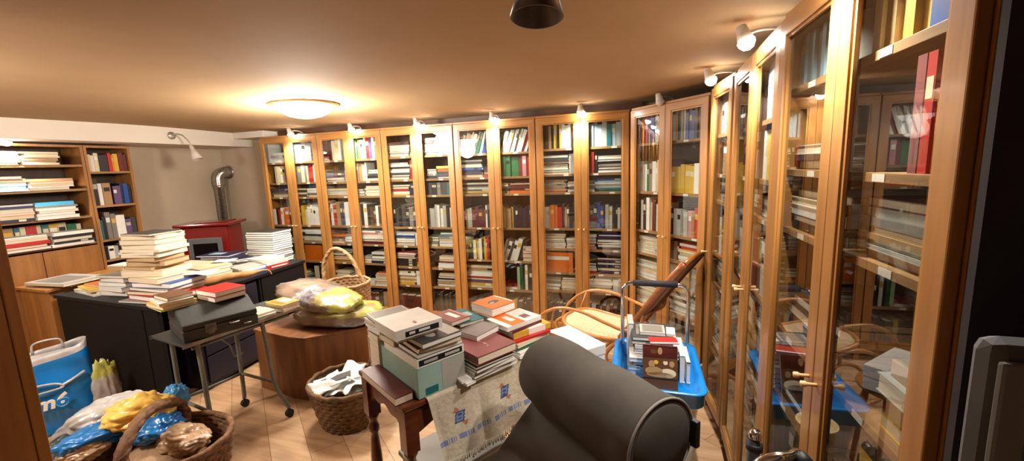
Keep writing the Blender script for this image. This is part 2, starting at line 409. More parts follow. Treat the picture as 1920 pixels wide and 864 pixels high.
ROWS = {
'A':[('U.06:lw S:wwlw','U:ssslggsdl'),('-.1 U.15:cccwt','U.09:gg U.1:ccgc U:rrwm'),('S:cgdd','S.14:dtdt S:cdwt'),('U:wkrwoouyo','U:kycwwwwll'),
     ('S:qqn','S:cwcwkcw'),('S:wcg','-.02 B.24:o'),('S:ttkc','S.12:cd U:ckd'),('U:kdkdk','U:kdudk')],
'B':[('U:mmkmccwgwl','U:lveywwrpwgwl'),('S.26:pgpgd U.06:ww','U.15:tttcw S:kkdwk'),('S:tctkyk U.05:ck','S.1:kkg S:wcwcg'),('U:kwrtdbwnb','U:wkwkuuwuwwk'),
     ('S.18:otuo S:gww','S:mcwwrw'),('S.24:yockcg','S.12:owl S:nncnw'),('S.2:cckcwc S:nkn','S.14:cw S:cocico'),('U:kdkudkd','U:mmmmktud')],
'C':[('S.27:rgvccu S:cw','S:gcgltdd'),('S.25:dkdwkkwl U:rmw','U.05:om S.12:kgck S:ndkoy'),('S.24:ywrkk U:nk','U:kdkgdqd'),('U:kkdkdkgdlw','U:kglllwwlkwdw'),
     ('S.26:ctcwbbwl U.05:w','S.14:cgee S:wwegqe'),('S.26:kkkkdr S:yt','-.12 S:wwmwc'),('S.24:yytccwc U:wc','-.1 S:cwtykpkct'),('U.28:mmm U:ktu','U:kdkkdkdkdkdk')],
'D':[('L:ytocwwgebwbbkvv','L:gkwwlwwgwwrwgky'),('S.24:rnkbckg S:remk','-.03 U.18:eee U:mmirwn'),('S:kydwdkl','S.11:ckwc S:ommz'),('U:ddclmmmmwkrw','U:kccttynnkknkdcw'),
     ('U:rckkkcywkyorkpiy','L.22:wwdwwdk S:wriw'),('S:cypnrwwctc','S.16:wr U:vekwkkdd'),('U:kkddkkdww','U:kkdydkkud')],
'E':[('U:rkutkykywwwwlmm','U:ssssslqslss'),('S.26:wewnkdl U:www','U.12:mkimrk S:nnnkkw'),('S.24:orucgcut S:kgwr','S.1:eskl S:qqsbwsqb'),('U:wwoorutukkkg','U:nbnnbbnlwkkwmm'),
     ('S.22:wwwnwcct S:cwnw','S.11:irnwlw S:nnnnnb'),('-.01 B.28:o','S.11:rwnn S:nnnnnn'),('S.17:gggdg S:wwccgd','S.25:wwwwww U:www'),('U:kkkkdkkdkkk','U:bbwktktmkkd')],
}
for n, key in enumerate('ABCDE'):
    x = X0+.8*n
    lab = ['oak glass-door bookcase at the left end of the back wall, beside the grey stove corner',
           'oak glass-door bookcase second from left on the back wall, behind the wicker baskets',
           'oak glass-door bookcase in the middle of the back wall reflecting the ceiling lamp',
           'oak glass-door bookcase fourth from left, behind the table of books, leaning books on top',
           'oak glass-door bookcase fifth from left, with the pale blue journals and orange folder'][n]
    make_case(lab, x, D0, 0, SH[key])
    case_fill(['first','second','third','fourth','fifth'][n]+' back bookcase', x, D0, 0, SH[key], ROWS[key])
# diagonal corner bookcase
SF = [1.738,1.358,1.045,.855,.64,.43]
cfx, cfy, cfr = -.183, 3.600, R(-47)
make_case('oak glass-door bookcase set diagonally across the right corner behind the rocking chair', cfx, cfy, cfr, SF, width=.76)
case_fill('corner bookcase', cfx, cfy, cfr, SF, [('U:muorbbwwwgkww','U:wckkglbbbknrwti'),('U.26:wwwegwcc U:ppp','U:yyyyyww'),
   ('U:kwkwcmwtc','U:kllllitrrcc'),('S:cwcwcww','U.09:utu S:wwtyrr'),('S:lwccwcg','U:ccottllw'),('S:wcwgcwcl','S:cwlcwdw'),('S:wcwgcw','S:wlcwcwc')], width=.76)
# right-hand wall: single-door case, then two double-door cases coming towards the viewer
SG = [1.735,1.505,1.35,1.03,.84,.62,.41]
make_case('narrow single-door oak bookcase nearest the corner on the right wall', .318, 2.81, R(-82.6), SG, width=.40, doors=1)
FMg = (.318, 2.81, R(-82.6))
case_fill('narrow right bookcase', *FMg, SG, [('U:wlgwsdkl',),('U:uttcw',),('S:ckdtw',),('U:ucctkgrw',),('S:wcgwcw',),('S:cwwtcg',),('S:wcwlw',),('U:kdkgk',)], width=.40)
SHh = [1.735,1.505,1.35,1.03,.84,.62,.41]
make_case('middle double-door oak bookcase on the right wall, reflecting the rocking chair', .374, 2.395, R(-90), SHh, width=.81)
case_fill('middle right bookcase', .374, 2.395, R(-90), SHh, [('U:wslwwsg','U:sslgsslsw'),('U:kddyyw','U:cwyyyydk'),('S:kdcwk','S.18:dkw S:kdkw'),('U:wkcwdkwr','U:twwccldk'),
   ('S:ccwcw','S:wtwcg'),('S:wcwlc','S:cwgwc'),('S:wlcw','S:ccw'),('U:kddk','U:kdkd')], width=.81)
SI = [1.795,1.55,1.367,1.03,.80,.52]
make_case('nearest oak bookcase on the right wall, with tall glass doors reflecting the blue tray', .367, 1.572, R(-87.1), SI, width=.811)
case_fill('nearest right bookcase', .367, 1.572, R(-87.1), SI, [('U.25:ssgslsl','-.03 U.16:wtcyy U:bss'),('S:ddw U.1:gs','-.19 U.05:zr -.02 U.05:oo'),('S:kkwcl','-.03 S:tllttglm'),
   ('S:kdkdk','-.16 S:ytlt'),('S:kd','S.12:ok U:kkdkd'),('U:kdkdk','U:dkkd'),('U:kdk','U:kdk')], width=.811)

# open bookcases on the left wall
def open_case(label, y0, width, shelves, lower_doors, top=1.925):
    t = thing('bookcase', label, 'bookcase', (-4.92, y0, 0), R(90), 'open bookcases on the left wall')
    s = .022; e = .001
    MB().box(e, s, 0, .30, 0, top-.02).build('side_panel', wood_left, t); MB().box(width-s, width-e, 0, .30, 0, top-.02).build('side_panel', wood_left, t)
    MB().box(e, width-e, -.003, .30, top-.02, top).build('top_board', wood_left, t)
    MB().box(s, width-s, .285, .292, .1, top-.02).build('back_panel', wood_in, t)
    for z in shelves: MB().box(s, width-s, .004, .285, z-.02, z).build('shelf', wood_shelf, t, bevel=.001)
    MB().box(s, width-s, -.02 if lower_doors else .02, .28, 0, .09).build('plinth', wood_left, t)
    if lower_doors:
        for k in range(2):
            w = (width-.03)/2; xa = .013+k*(w+.004)
            d = MB().box(xa, xa+w, -.018, -.001, .10, 1.015).build('door', wood_left, t, bevel=.003)
            MB().box(xa+.05, xa+w-.05, -.021, -.018, .16, .96).build('door_panel', wood_left, d, bevel=.002)
    return t
open_case('open brown bookcase with closed lower doors, piled with lying books, far left', 1.62, .81, [1.752,1.537,1.29,1.045], True)
open_case('narrow open brown bookcase beside the bare wall and stove', 2.432, .36, [1.687,1.37,1.045,.85,.5,.1], False)
FL1 = RZ((-4.92,1.62,0), R(90)); FL2 = RZ((-4.92,2.432,0), R(90)); GL = 'books on the open left bookcases'
C1, C2 = 'wide left bookcase', 'narrow left bookcase'
fill('', .03, .78, 1.752, 1.905, '-.12 S.24:ccwcwi S.24:cttcct', FL1, C1, 1, rec=-.03, group=GL)
fill('', .03, .78, 1.537, 1.73, '-.08 S.28:ssatg S.30:wwot', FL1, C1, 2, rec=-.04, group=GL)
fill('', .03, .78, 1.29, 1.515, '-.10 S.27:nciwnk S.28:wrwwga', FL1, C1, 3, rec=-.05, group=GL)
fill('', .03, .78, 1.045, 1.27, '-.12 S.30:tirww S.30:wkwkw', FL1, C1, 4, rec=-.07, group=GL)
fill('behind piles, ', .03, .78, 1.045, 1.27, '-.1 U:tuitqcrcqycec', FL1, C1, 4, rec=.16, depth=.11, group=GL)
fill('', .022, .335, 1.687, 1.9, 'U.09:cwc U.07:kk U.04:ro U:ymm', FL2, C2, 1, rec=.02, group=GL)
fill('', .022, .335, 1.37, 1.66, 'U.04:k U.10:wt -.02 U.06:pp U:nbn', FL2, C2, 2, rec=.02, group=GL)
fill('', .022, .335, 1.045, 1.34, 'U.06:wqk U.08:gg U.07:w U:pd', FL2, C2, 3, rec=.02, group=GL)
fill('', .022, .335, .85, 1.02, 'U:kwlkdkm', FL2, C2, 4, rec=.02, group=GL)

# ------------------------------------------------------------------ close-up books with cover, pages and printed panels
PG = {'c': page, 't': page_t, 'w': page_w}
def nbook(label, loc, rz, w, h, t, c, pg='c', group=None, deco=(), cat='book', tilt=None):
    e = thing('book', label, cat, loc, rz, group)
    if tilt: e.rotation_euler = (tilt[0], tilt[1], rz)
    b = .0022 if t < .03 else .003; hard = t > .02; o = .003 if hard else .0008
    m = MB(); m.box(-w/2, w/2, -h/2, h/2, 0, b).box(-w/2, w/2, -h/2, h/2, t-b, t).box(-w/2, -w/2+b, -h/2, h/2, b, t-b)
    m.build('cover', CM[c], e, bevel=.0008)
    MB().box(-w/2+b, w/2-o, -h/2+o, h/2-o, b, t-b).build('pages', PG[pg], e)
    for di, d in enumerate(deco):
        k = d[0]; dz = .0004+.0005*di
        if k == 'top': MB().box(d[1]*w, d[2]*w, d[3]*h, d[4]*h, t, t+dz).build('cover_panel', CM[d[5]], e)
        elif k == 'spine': MB().box(-w/2-dz, -w/2, d[1]*h, d[2]*h, d[3]*t, d[4]*t).build('spine_panel', CM[d[5]], e)
        elif k == 'blob':      # rounded picture shape on the cover
            MB().lathe([(d[5],t),(d[5],t+dz+.0001)], 20, Matrix.Translation((d[1]*w, d[2]*h, 0)), sx=d[3], sy=d[4]).build('cover_picture', CM[d[6]], e)
    return e
def pile(desc, x, y, z, rz, items, group, sz=1):
    """items bottom to top: (colour, w, h, t, dx, dy, drz degrees, pages[, deco])"""
    for i, it in enumerate(items):
        c, w, h, t, dx, dy, dr, pg = it[:8]; deco = it[8] if len(it) > 8 else ()
        n = len(items); pos = 'topmost' if i == n-1 and n > 1 else ('bottom' if i == 0 and n > 1 else o_(i+1)+' from bottom')
        lab = ('%s book, %s of the %s' % (COLS[c][0], pos, desc)) if n > 1 else '%s book, %s' % (COLS[c][0], desc)
        a = rz+R(dr); ca, sa = math.cos(rz), math.sin(rz)
        nbook(lab, (x+dx*ca-dy*sa, y+dx*sa+dy*ca, z), a, w, h, t-.0006, c, pg, group, deco); z += t
    return z

# ------------------------------------------------------------------ front table with the woven cloth
TF = (-.835, 1.22); TR = R(60)
def TP(p, q, z=0): return (TF[0]+p*.5-q*.866, TF[1]+p*.866+q*.5, z)
tbl = thing('side_table', 'small dark cherry-stained wooden table with turned legs, covered in books and a cloth', 'table', TP(0,0,0), TR)
p0, p1, q1, zt = -.03, .86, .42, .735
MB().box(p0, p1, -.0, q1, zt-.022, zt).build('tabletop', cherry, tbl, bevel=.006)
def apron(x0, x1, fix, ax):
    n = 24; m = MB(); top = zt-.022; vs = []
    for i in range(n+1):
        u = i/n; x = x0+(x1-x0)*u
        drop = .065 + .045*(abs(2*u-1)**2.2) + .008*math.cos(u*PI*6)
        vs.append((x, top, top-drop))
    for i in range(n):
        a, b = vs[i], vs[i+1]
        for (f0, f1) in ((fix, fix+.018),):
            q = [(a[0],f0,a[1]),(b[0],f0,b[1]),(b[0],f0,b[2]),(a[0],f0,a[2]),(a[0],f1,a[1]),(b[0],f1,b[1]),(b[0],f1,b[2]),(a[0],f1,a[2])]
            if ax: q = [(v[1],v[0],v[2]) for v in q]
            m._new(q, [(0,1,2,3),(7,6,5,4),(3,2,6,7),(0,4,5,1)])
    return m
apron(p0+.05, p1-.05, .02, 0).build('apron', cherry, tbl); apron(p0+.05, p1-.05, q1-.038, 0).build('apron', cherry, tbl)
apron(.05, q1-.05, p0+.02, 1).build('apron', cherry, tbl); apron(.05, q1-.05, p1-.038, 1).build('apron', cherry, tbl)
legp = [(.016,0),(.020,.01),(.022,.04),(.017,.07),(.024,.10),(.027,.22),(.024,.34),(.018,.42),(.016,.44),(.025,.455),(.025,.475),(.018,.49),(.018,.505),(.026,.52),(.027,.535)]
for (p, q) in ((p0+.035,.035),(p0+.035,q1-.035),(p1-.035,.035),(p1-.035,q1-.035)):
    m = MB(); m.lathe(legp, 20, Matrix.Translation((p,q,0))); m.box(p-.027,p+.027,q-.027,q+.027,.535,zt-.022)
    m.build('leg', cherry, tbl)
# cloth: lies on the top and hangs over the long side towards the viewer
cloth_b = mat('cloth_cream', (.80,.76,.68), .95, noise=(.74,.70,.62), scale=60, bump=.3, spec=.1)
cloth_bl = mat('cloth_blue', (.48,.54,.68), .95, spec=.1); cloth_or = mat('cloth_rust', (.70,.46,.36), .95, spec=.1); cloth_gb = mat('cloth_dark_blue', (.24,.31,.47), .95, spec=.1)
CL0, CL1, HANG, ONT = .065, .74, .272, .20
def cloth_pos(u, v):
    p = CL0+(CL1-CL0)*u + .07*(1-u)*max(0, v-.4); s = v*(ONT+HANG)
    if s < ONT: return (p, ONT-s, zt+.0022)
    d = s-ONT
    if d < .01: a = d/.01*PI/2; return (p, -.008*math.sin(a), zt+.0022-.008*(1-math.cos(a)))
    wv = .012*math.sin(p*19+.6)*min(1,(d/.22))+.004*math.sin(p*41)*min(1,d/.1)
    return (p, -.010-.03*(d/HANG)**1.5-abs(wv), zt-.005-(d-.01))
def cloth_mat(u, v):
    p = (CL1-CL0)*u; s = v*(ONT+HANG)-ONT
    if s < .02: return 0
    if .192 < s < .212:
        k = (p*55) % 5; return 1 if k < 4.1 and (int(p*260) % 3 or k < 1.5) else 0
    for cx, cs in ((.115,.125),(.36,.115),(.60,.12)):
        dx, ds = p-cx, s-cs; sh = dx+ds*.35
        if abs(sh) < .022 and abs(ds) < .022:
            if abs(sh) > .017 or abs(ds) > .017: return 3
            return 1 if (int((ds+.1)*330) % 2 == 0) else 3 if abs(sh) < .009 else 1
        if .022 <= ds < .042 and abs(dx+.004-.022) < (.042-ds)*.8+.002: return 2
        if -.042 < ds <= -.022 and abs(dx-.004+.014) < (.042+ds)*.8+.002: return 2
    return 0
m = MB(); m.grid(cloth_pos, 150, 110, cloth_mat)
cl = m.build('woven_cloth', [cloth_b, cloth_bl, cloth_or, cloth_gb], normals=False)
cl.location = TP(0,0,0); cl.rotation_euler = (0,0,TR)
tag(cl, 'cream woven runner with blue diamond motifs and a fringe, hanging off the wooden table', 'tablecloth')
m = MB()
for i in range(95):
    u = (i+.5)/95; P = cloth_pos(u, 1.0); L = rnd.uniform(.022,.034)
    m.tube([P, (P[0]+rnd.uniform(-.003,.003), P[1]-.001, P[2]-L*.5), (P[0]+rnd.uniform(-.006,.006), P[1]-.002, P[2]-L)], [.0022,.0017,.0026], 5)
m.build('fringe', cloth_b, cl)

GT = 'books piled on the small cherry table'
def tb(label, p0, p1, q0, q1, z, t, c, side='q0', pg='c', deco=(), jit=0):
    w, h = (q1-q0, p1-p0) if side[0] == 'q' else (p1-p0, q1-q0)
    a = {'q0': TR+PI/2, 'q1': TR-PI/2, 'p0': TR, 'p1': TR+PI}[side]
    return nbook(label, TP((p0+p1)/2, (q0+q1)/2, z), a+R(jit), w, h, t-.0006, c, pg, GT, deco)
zb = zt+.0035
bx = thing('archive_box', 'mint green and grey archive box at the front corner of the wooden table', 'box', TP(.145,.16,zb), TR)
MB().box(-.105,.105,-.155,.155,0,.122).build('body', CM['x'], bx, bevel=.002)
MB().box(.0,.1055,-.1558,-.155,.008,.115).build('end_panel', CM['l'], bx)
MB().box(-.075,-.02,-.1562,-.155,.006,.034).build('label_panel', CM['q'], bx)
z = zb+.122
tb('white book with black spine title bands, lying directly on the mint archive box', .04,.25,.003,.29, z,.036,'w','q0','w',[('spine',-.46,.46,.18,.84,'k'),('spine',-.40,-.08,.35,.66,'l'),('spine',.08,.36,.35,.66,'l')]); z1 = z+.036
tb('dark brown hardback with white pages above the black-spined white book', .045,.25,.006,.165, z1,.022,'u','q1','w')
tb('brown paperback with pale page edges under the grey picture-covered book', .05,.235,-.004,.155, z1+.022,.02,'u','q1','c',jit=-3)
tb('grey book with a black and white portrait cover, right of the white hardback', .055,.235,-.014,.135, z1+.042,.022,'d','q1','w',[('top',-.45,.45,.16,.47,'l'),('blob',.1,-.12,1,.7,.028,'l'),('blob',-.2,-.2,.6,1.1,.018,'w'),('blob',.02,-.25,.8,.5,.014,'k')],jit=2)
tb('cream paperback at the bottom of the small pile behind the grey picture book', .03,.2,.17,.31, z1,.026,'c','q1','c')
tb('white-paged purple-covered paperback in the small pile beneath the white hardback', .035,.2,.172,.305, z1+.026,.022,'p','q1','c',jit=4)
tb('cream paperback with curled cover in the small pile under the white hardback', .03,.19,.17,.30, z1+.048,.015,'c','p1','c',jit=-3)
tb('brown and white book squeezed directly under the large white hardback', -.005,.165,.05,.21, z1+.064,.016,'u','q1','w')
tb('large thick white hardback with red left edge and black title panel, top of front pile', -.02,.178,.035,.222, z1+.0805,.040,'w','q0','w',
   [('spine',-.42,.3,.12,.66,'k'),('spine',-.22,.02,.3,.55,'w'),('spine',.1,.22,.3,.55,'w'),('blob',-.3,0,1,.5,.012,'i')])
MB().box(-.0925,.0925,-.0997,-.0991,.003,.034).build('red_edge', CM['r'], None) if False else None
tb('thick white boxed book standing lowest at the far left of the table pile', .03,.235,.325,.425, zt,.135,'w','q1','c')
tb('cream paperback second in the far left pile, on the thick white boxed book', .03,.22,.325,.43, zt+.136,.028,'c','p1','c')
tb('white-paged dark paperback third in the far left table pile', .03,.22,.32,.43, zt+.165,.024,'d','p1','w',jit=3)
tb('grey-green thin hardback topmost on the far left table pile', .02,.185,.262,.41, zt+.232,.014,'l','p1','w',[('top',-.45,.45,-.42,.42,'g')],jit=-4)
tb('pale grey booklet just under the grey-green thin hardback', .015,.18,.27,.415, zt+.210,.021,'l','p1','c',jit=2)
tb('white booklet under the pale grey one at the upper left of the table pile', .02,.19,.265,.42, zt+.19,.019,'w','p1','w',jit=-1)
tb('dark red ledger with pale page corner along the table short edge', -.045,.032,.03,.34, zt+.0005,.034,'m','p1','c')
# central pile, mauve book on top
z = zb
for lab, c, side, t, ps, dj in (('wide pale magazine at the very bottom of the mauve book pile','l','q1',.016,(.25,.50,-.035,.2),0),
    ('grey magazine second from bottom of the mauve book pile','g','q1',.012,(.255,.49,-.04,.2),3),
    ('white booklet third from bottom of the mauve book pile','w','q0',.012,(.27,.48,-.045,.17),-3),
    ('dark brown hardback fourth from bottom of the mauve book pile','u','q1',.014,(.265,.465,-.05,.19),2),
    ('black-edged white booklet fifth from bottom of the mauve book pile','k','q1',.012,(.27,.47,-.05,.18),-1),
    ('tan paperback just beneath the large mauve hardback','t','q1',.012,(.275,.465,-.048,.18),1)):
    tb(lab, *ps, z, t, c, side, 'w', jit=dj); z += t
tb('large mauve hardback with faint script lettering, topmost of the middle pile', .27,.475,-.062,.195, z,.036,'z','p0','c',
   [('top',-.05,.0,-.28,-.24,'i'),('top',-.03,.02,-.2,-.12,'i'),('top',-.05,-.02,-.08,.02,'i'),('top',-.02,.03,.05,.2,'i')])
tb('loose white booklet sticking out between the archive box and the mauve pile', .215,.262,-.045,.10, zb+.0005,.012,'w','q1','w',jit=6)
tb('second loose white booklet lying over the first beside the archive box', .215,.262,-.035,.12, zb+.013,.010,'w','q1','w',jit=-5)
# back left pile
z = zb
for i, (lab, c, t, ps, dj) in enumerate((('grey thick book bottom of the back left table pile','g',.04,(.33,.50,.20,.415),0),
    ('cream thick book second in the back left table pile','c',.04,(.335,.49,.20,.41),3),
    ('light grey book third in the back left table pile','l',.03,(.33,.49,.19,.40),-3),
    ('brown book fourth in the back left table pile','u',.022,(.33,.50,.2,.4),5))):
    tb(lab, *ps, z, t, c, 'q1' if i%2 else 'p1', 'c', jit=dj); z += t
tb('teal-covered book showing behind the pink booklet, back left pile', .38,.51,.20,.39, z,.016,'q','p1','c',jit=-4,deco=[('top',-.4,.1,-.2,.1,'x')])
tb('pink and maroon booklet with white title patch, topmost of the back left pile', .325,.435,.215,.375, z+.0165,.020,'z','p1','c',[('top',-.2,.05,-.25,.3,'w'),('top',-.45,-.35,-.45,.45,'i')],jit=5)
# rumpled grey volumes between
tb('crumpled grey-paper volume between the mauve hardback and the pink booklet', .345,.50,.205-.19+.06,.19, zb+.11,.028,'g','q1','w',jit=12)
# orange topped pile at the back
z = zb
for i, (lab, c, t, ps, dj, pg_) in enumerate((('green-edged book at the bottom of the orange-topped back pile','e',.03,(.58,.76,.20,.40),0,'w'),
    ('white thick book second in the orange-topped back pile','w',.04,(.57,.76,.18,.40),-4,'w'),
    ('white thick book third in the orange-topped back pile','w',.035,(.55,.73,.19,.40),5,'w'),
    ('cream thick paperback directly below the orange-covered book','c',.035,(.55,.70,.20,.36),-2,'w'))):
    tb(lab, *ps, z, t, c, 'q1' if i%2 else 'p1', pg_, jit=dj); z += t
tb('thick white-paged book with an orange cover and dark picture, highest at the back', .54,.70,.19,.35, z,.042,'o','p1','w',[('blob',0,0,1,.6,.034,'d'),('blob',.1,.05,.7,.4,.02,'l'),('top',-.46,-.4,-.4,.4,'w')],jit=4)
# right pile
z = zb
for i, (lab, c, t, ps, dj, pg_) in enumerate((('white magazine at the bottom of the right-hand table pile','w',.014,(.53,.75,-.02,.17),0,'w'),
    ('white booklet second in the right-hand table pile','w',.012,(.53,.74,-.01,.17),4,'w'),
    ('green paperback in the right-hand table pile beside the grey bolster','e',.018,(.54,.75,.0,.17),-3,'w'),
    ('cream paperback above the green one in the right-hand pile','c',.018,(.53,.74,.0,.17),3,'c'),
    ('red-edged thin book in the middle of the right-hand pile','r',.012,(.53,.75,.0,.18),-4,'c'))):
    tb(lab, *ps, z, t, c, 'q1' if i%2 else 'q0', pg_, jit=dj); z += t
tb('yellow and white paperback with yellow spine blocks, right-hand table pile', .55,.77,.02,.175, z,.028,'y','q0','w',[('spine',-.35,.1,0,1,'w'),('top',-.5,.5,-.3,.1,'w')],jit=-6); z += .028
tb('maroon thin book under the white and orange topmost book', .53,.73,.035,.19, z,.014,'m','q0','w',jit=3); z += .014
tb('white book with an orange half cover, topmost of the right-hand table pile', .515,.73,.04,.195, z,.022,'w','q0','w',[('top',-.5,.5,-.02,.36,'o'),('top',-.2,.25,.08,.22,'w'),('top',-.3,0,-.32,-.12,'g'),('top',-.24,-.06,-.30,-.14,'z')],jit=0)
# grey lidded crate beneath the table
st = thing('storage_box', 'grey plastic storage box with a pale lid on the floor beneath the wooden table', 'box', TP(.30,.20,0), TR)
MB().prism([(-.19,-.13),(.19,-.13),(.19,.13),(-.19,.13)], 0, .30, top_scale=1.05).build('body', mat('storage_grey',(.34,.35,.34),.4,noise=(.30,.31,.30)), st, bevel=.01)
MB().box(-.21,.21,-.15,.15,.30,.325).build('lid', mat('lid_grey',(.55,.55,.53),.4), st, bevel=.006)

# ------------------------------------------------------------------ black desk with its piles
DK = [(-3.10,1.76),(-3.28,3.20),(-4.62,3.20),(-4.34,1.80)]
dk = thing('desk', 'large black desk crowded with piles of books in front of the red stove', 'desk', (-3.7,2.5,0))
def rel(poly, c): return [(p[0]-c[0], p[1]-c[1]) for p in poly]
MB().prism(rel(DK,(-3.7,2.5)), .722, .75).build('desktop', black_desk, dk, bevel=.003)
def panel(a, b, th, z0, z1):
    d = Vector((b[0]-a[0], b[1]-a[1])); n = Vector((-d.y, d.x)).normalized()*th
    return [(a[0],a[1]),(b[0],b[1]),(b[0]+n.x,b[1]+n.y),(a[0]+n.x,a[1]+n.y)], z0, z1
def lerp(a, b, t): return (a[0]+(b[0]-a[0])*t, a[1]+(b[1]-a[1])*t)
dr = rel(DK,(-3.7,2.5)); ins = [(p[0]*.97, p[1]*.985) for p in dr]
A_, B_, C_, D_ = ins[3], ins[0], ins[1], ins[2]       # near-left, near-right, far-right, far-left
for nm, a, b in (('end_panel', A_, lerp(A_,B_,.86)), ('corner_leg', lerp(A_,B_,.87), B_)):
    pl, z0, z1 = panel(a, b, .025, 0, .722); MB().prism(pl, z0, z1).build(nm, desk_side, dk, bevel=.002)
pl, z0, z1 = panel(C_, D_, .025, 0, .722); MB().prism(pl, z0, z1).build('end_panel', desk_side, dk)
pl, z0, z1 = panel(lerp(B_,C_,.62), lerp(B_,C_,.998), .025, .30, .722); MB().prism(pl, z0, z1).build('modesty_panel', black_desk, dk)
pl, z0, z1 = panel(lerp(B_,C_,.61), lerp(B_,C_,.60), -.5, .0, .722); MB().prism(pl, z0, z1).build('inner_panel', black_desk, dk)
shade_navy = mat('desk_shadow_navy', (.07,.075,.14), .5)  # shadow on the near desk side, put into the colour as dark navy
pd = MB().prism([lerp(B_,C_,.18), lerp(B_,C_,.58), (lerp(B_,C_,.58)[0]-.5,lerp(B_,C_,.58)[1]), (lerp(B_,C_,.18)[0]-.5, lerp(B_,C_,.18)[1])], .03, .70).build('pedestal', shade_navy, dk, bevel=.003)
for k in range(3):
    a, b = lerp(B_,C_,.20), lerp(B_,C_,.56)
    z0 = .06+k*.215
    dd = MB().prism([(a[0]+.001,a[1]),(b[0]+.001,b[1]),(b[0]+.014,b[1]),(a[0]+.014,a[1])], z0, z0+.20).build('drawer', shade_navy, dk, bevel=.002)
    c = lerp(a,b,.5); MB().box(c[0]+.016,c[0]+.026,c[1]-.04,c[1]+.04,z0+.10,z0+.112).build('drawer_handle', steel, dd)
# low brown chest between desk and bookcase
ch = thing('low_cupboard', 'low brown wooden cupboard between the desk and the left bookcase, under a large flat book', 'cupboard', (-4.72,2.10,0))
MB().box(-.16,.24,-.26,.30,0,.752).build('body', wood_left, ch, bevel=.004); MB().box(-.17,.27,-.29,.32,.752,.775).build('top', wood_left, ch, bevel=.003)

GD = 'books piled on the black desk'
zd = .7505
pile('flat pile on the low brown cupboard, left end', -4.60, 2.02, .7755, R(8), [('g',.42,.28,.014,0,0,3,'c'),('l',.44,.30,.022,.02,-.02,-3,'c',[('top',-.4,.3,-.4,.3,'g')])], GD)
pile('fanned pile at the left desk corner', -4.06, 1.97, zd, R(-8), [('w',.34,.22,.014,0,0,0,'w'),('c',.33,.21,.014,-.01,.01,7,'c'),('y',.32,.20,.014,-.02,.0,-6,'c'),('o',.24,.16,.016,-.03,.03,4,'c')], GD)
pile('white page-out pile left of the tall tower', -3.80, 1.99, zd, R(4), [('l',.27,.20,.036,0,0,2,'w'),('w',.26,.20,.034,.005,-.01,-4,'w'),('s',.26,.19,.032,-.005,0,3,'w'),('l',.25,.19,.034,.01,0,-2,'w'),('g',.30,.22,.016,.02,.01,4,'w')], GD)
pile('short yellow pair on the white page-out pile', -3.96, 2.07, zd+.153, R(6), [('y',.15,.12,.034,0,0,0,'t',[('spine',-.4,.4,.5,.8,'k')]),('w',.14,.12,.010,.01,0,5,'w')], GD)
zz = pile('broad pile below the tall tower', -3.345, 1.985, zd, R(3), [('g',.42,.34,.012,0,-.01,2,'w'),('r',.37,.30,.034,.03,-.01,-5,'w',[('top',.0,.3,-.4,.0,'o')]),('m',.36,.28,.026,0,0,2,'c'),
   ('g',.36,.29,.022,.01,.01,-3,'w'),('b',.34,.28,.036,.02,.02,4,'w'),('c',.30,.24,.038,-.02,-.01,-3,'c')], GD)
tw = [('c',.31,.26,.046,.0,.0,5,'c'),('t',.27,.23,.022,-.02,0,-8,'t'),('t',.28,.22,.034,.01,.01,6,'t'),('u',.26,.22,.034,.0,.0,-4,'t'),('w',.29,.24,.020,.0,0,3,'c'),('w',.30,.25,.018,-.01,0,-3,'c'),
      ('w',.30,.25,.020,.01,0,4,'c'),('c',.29,.24,.032,.0,.01,-3,'c'),('l',.28,.24,.034,.0,0,2,'c'),('c',.28,.23,.030,.0,.01,4,'c'),('d',.27,.23,.012,.0,.0,-6,'c')]
pile('tall cream page-out tower on the desk', -3.43, 2.0, zz, R(10), tw, GD)
pile('low blue pair right of the tower', -3.22, 2.12, zd+.006, R(6), [('s',.16,.22,.030,.0,.0,0,'w')], GD) if False else None
pile('slumped cream pile in the middle of the desk', -3.86, 2.50, zd, R(14), [('c',.34,.26,.04,0,0,0,'c'),('w',.33,.25,.036,.01,0,-8,'c'),('c',.34,.26,.022,.0,.01,-10,'c')], GD)
pile('broad cream pile behind the brown paper bag', -3.55, 2.40, zd, R(-12), [('y',.36,.27,.03,0,0,0,'c'),('c',.35,.26,.036,.0,.0,5,'c'),('w',.34,.26,.034,-.01,.01,-3,'c'),('c',.33,.25,.022,.0,.02,3,'c')], GD)
pile('small yellowed pile right behind the tall tower', -3.62, 2.78, zd, R(20), [('c',.24,.18,.03,0,0,0,'c'),('k',.16,.12,.024,.03,.0,9,'c')], GD)
pile('thin navy spread near the stove', -4.12, 2.98, zd, R(8), [('n',.34,.26,.04,0,0,0,'w'),('b',.33,.24,.034,.02,.02,10,'w'),('n',.34,.24,.014,.02,-.02,5,'w',[('top',-.3,.1,-.2,.2,'s')])], GD)
pile('navy trio at the back desk edge', -3.83, 2.88, zd, R(-14), [('n',.30,.22,.032,0,.0,0,'w'),('l',.30,.22,.030,.02,.02,12,'w'),('n',.31,.22,.012,.0,.02,-6,'w')], GD)
pile('blue-spined pile on the right desk edge', -3.39, 2.66, zd, R(-6)+PI, [('b',.24,.21,.032,0,0,0,'w'),('w',.24,.20,.016,.02,.0,4,'w'),('l',.22,.2,.014,.03,.0,-8,'w')], GD)
pile('red-spined pile on the right desk edge', -3.41, 2.90, zd, R(-6)+PI, [('r',.26,.22,.034,0,0,0,'w',[('spine',-.42,.3,.3,.6,'w')]),('w',.26,.22,.022,.01,0,3,'w',[('spine',-.4,.4,.4,.55,'g')]),('c',.25,.21,.018,.02,0,-7,'w'),('w',.24,.20,.012,.03,0,6,'w')], GD)
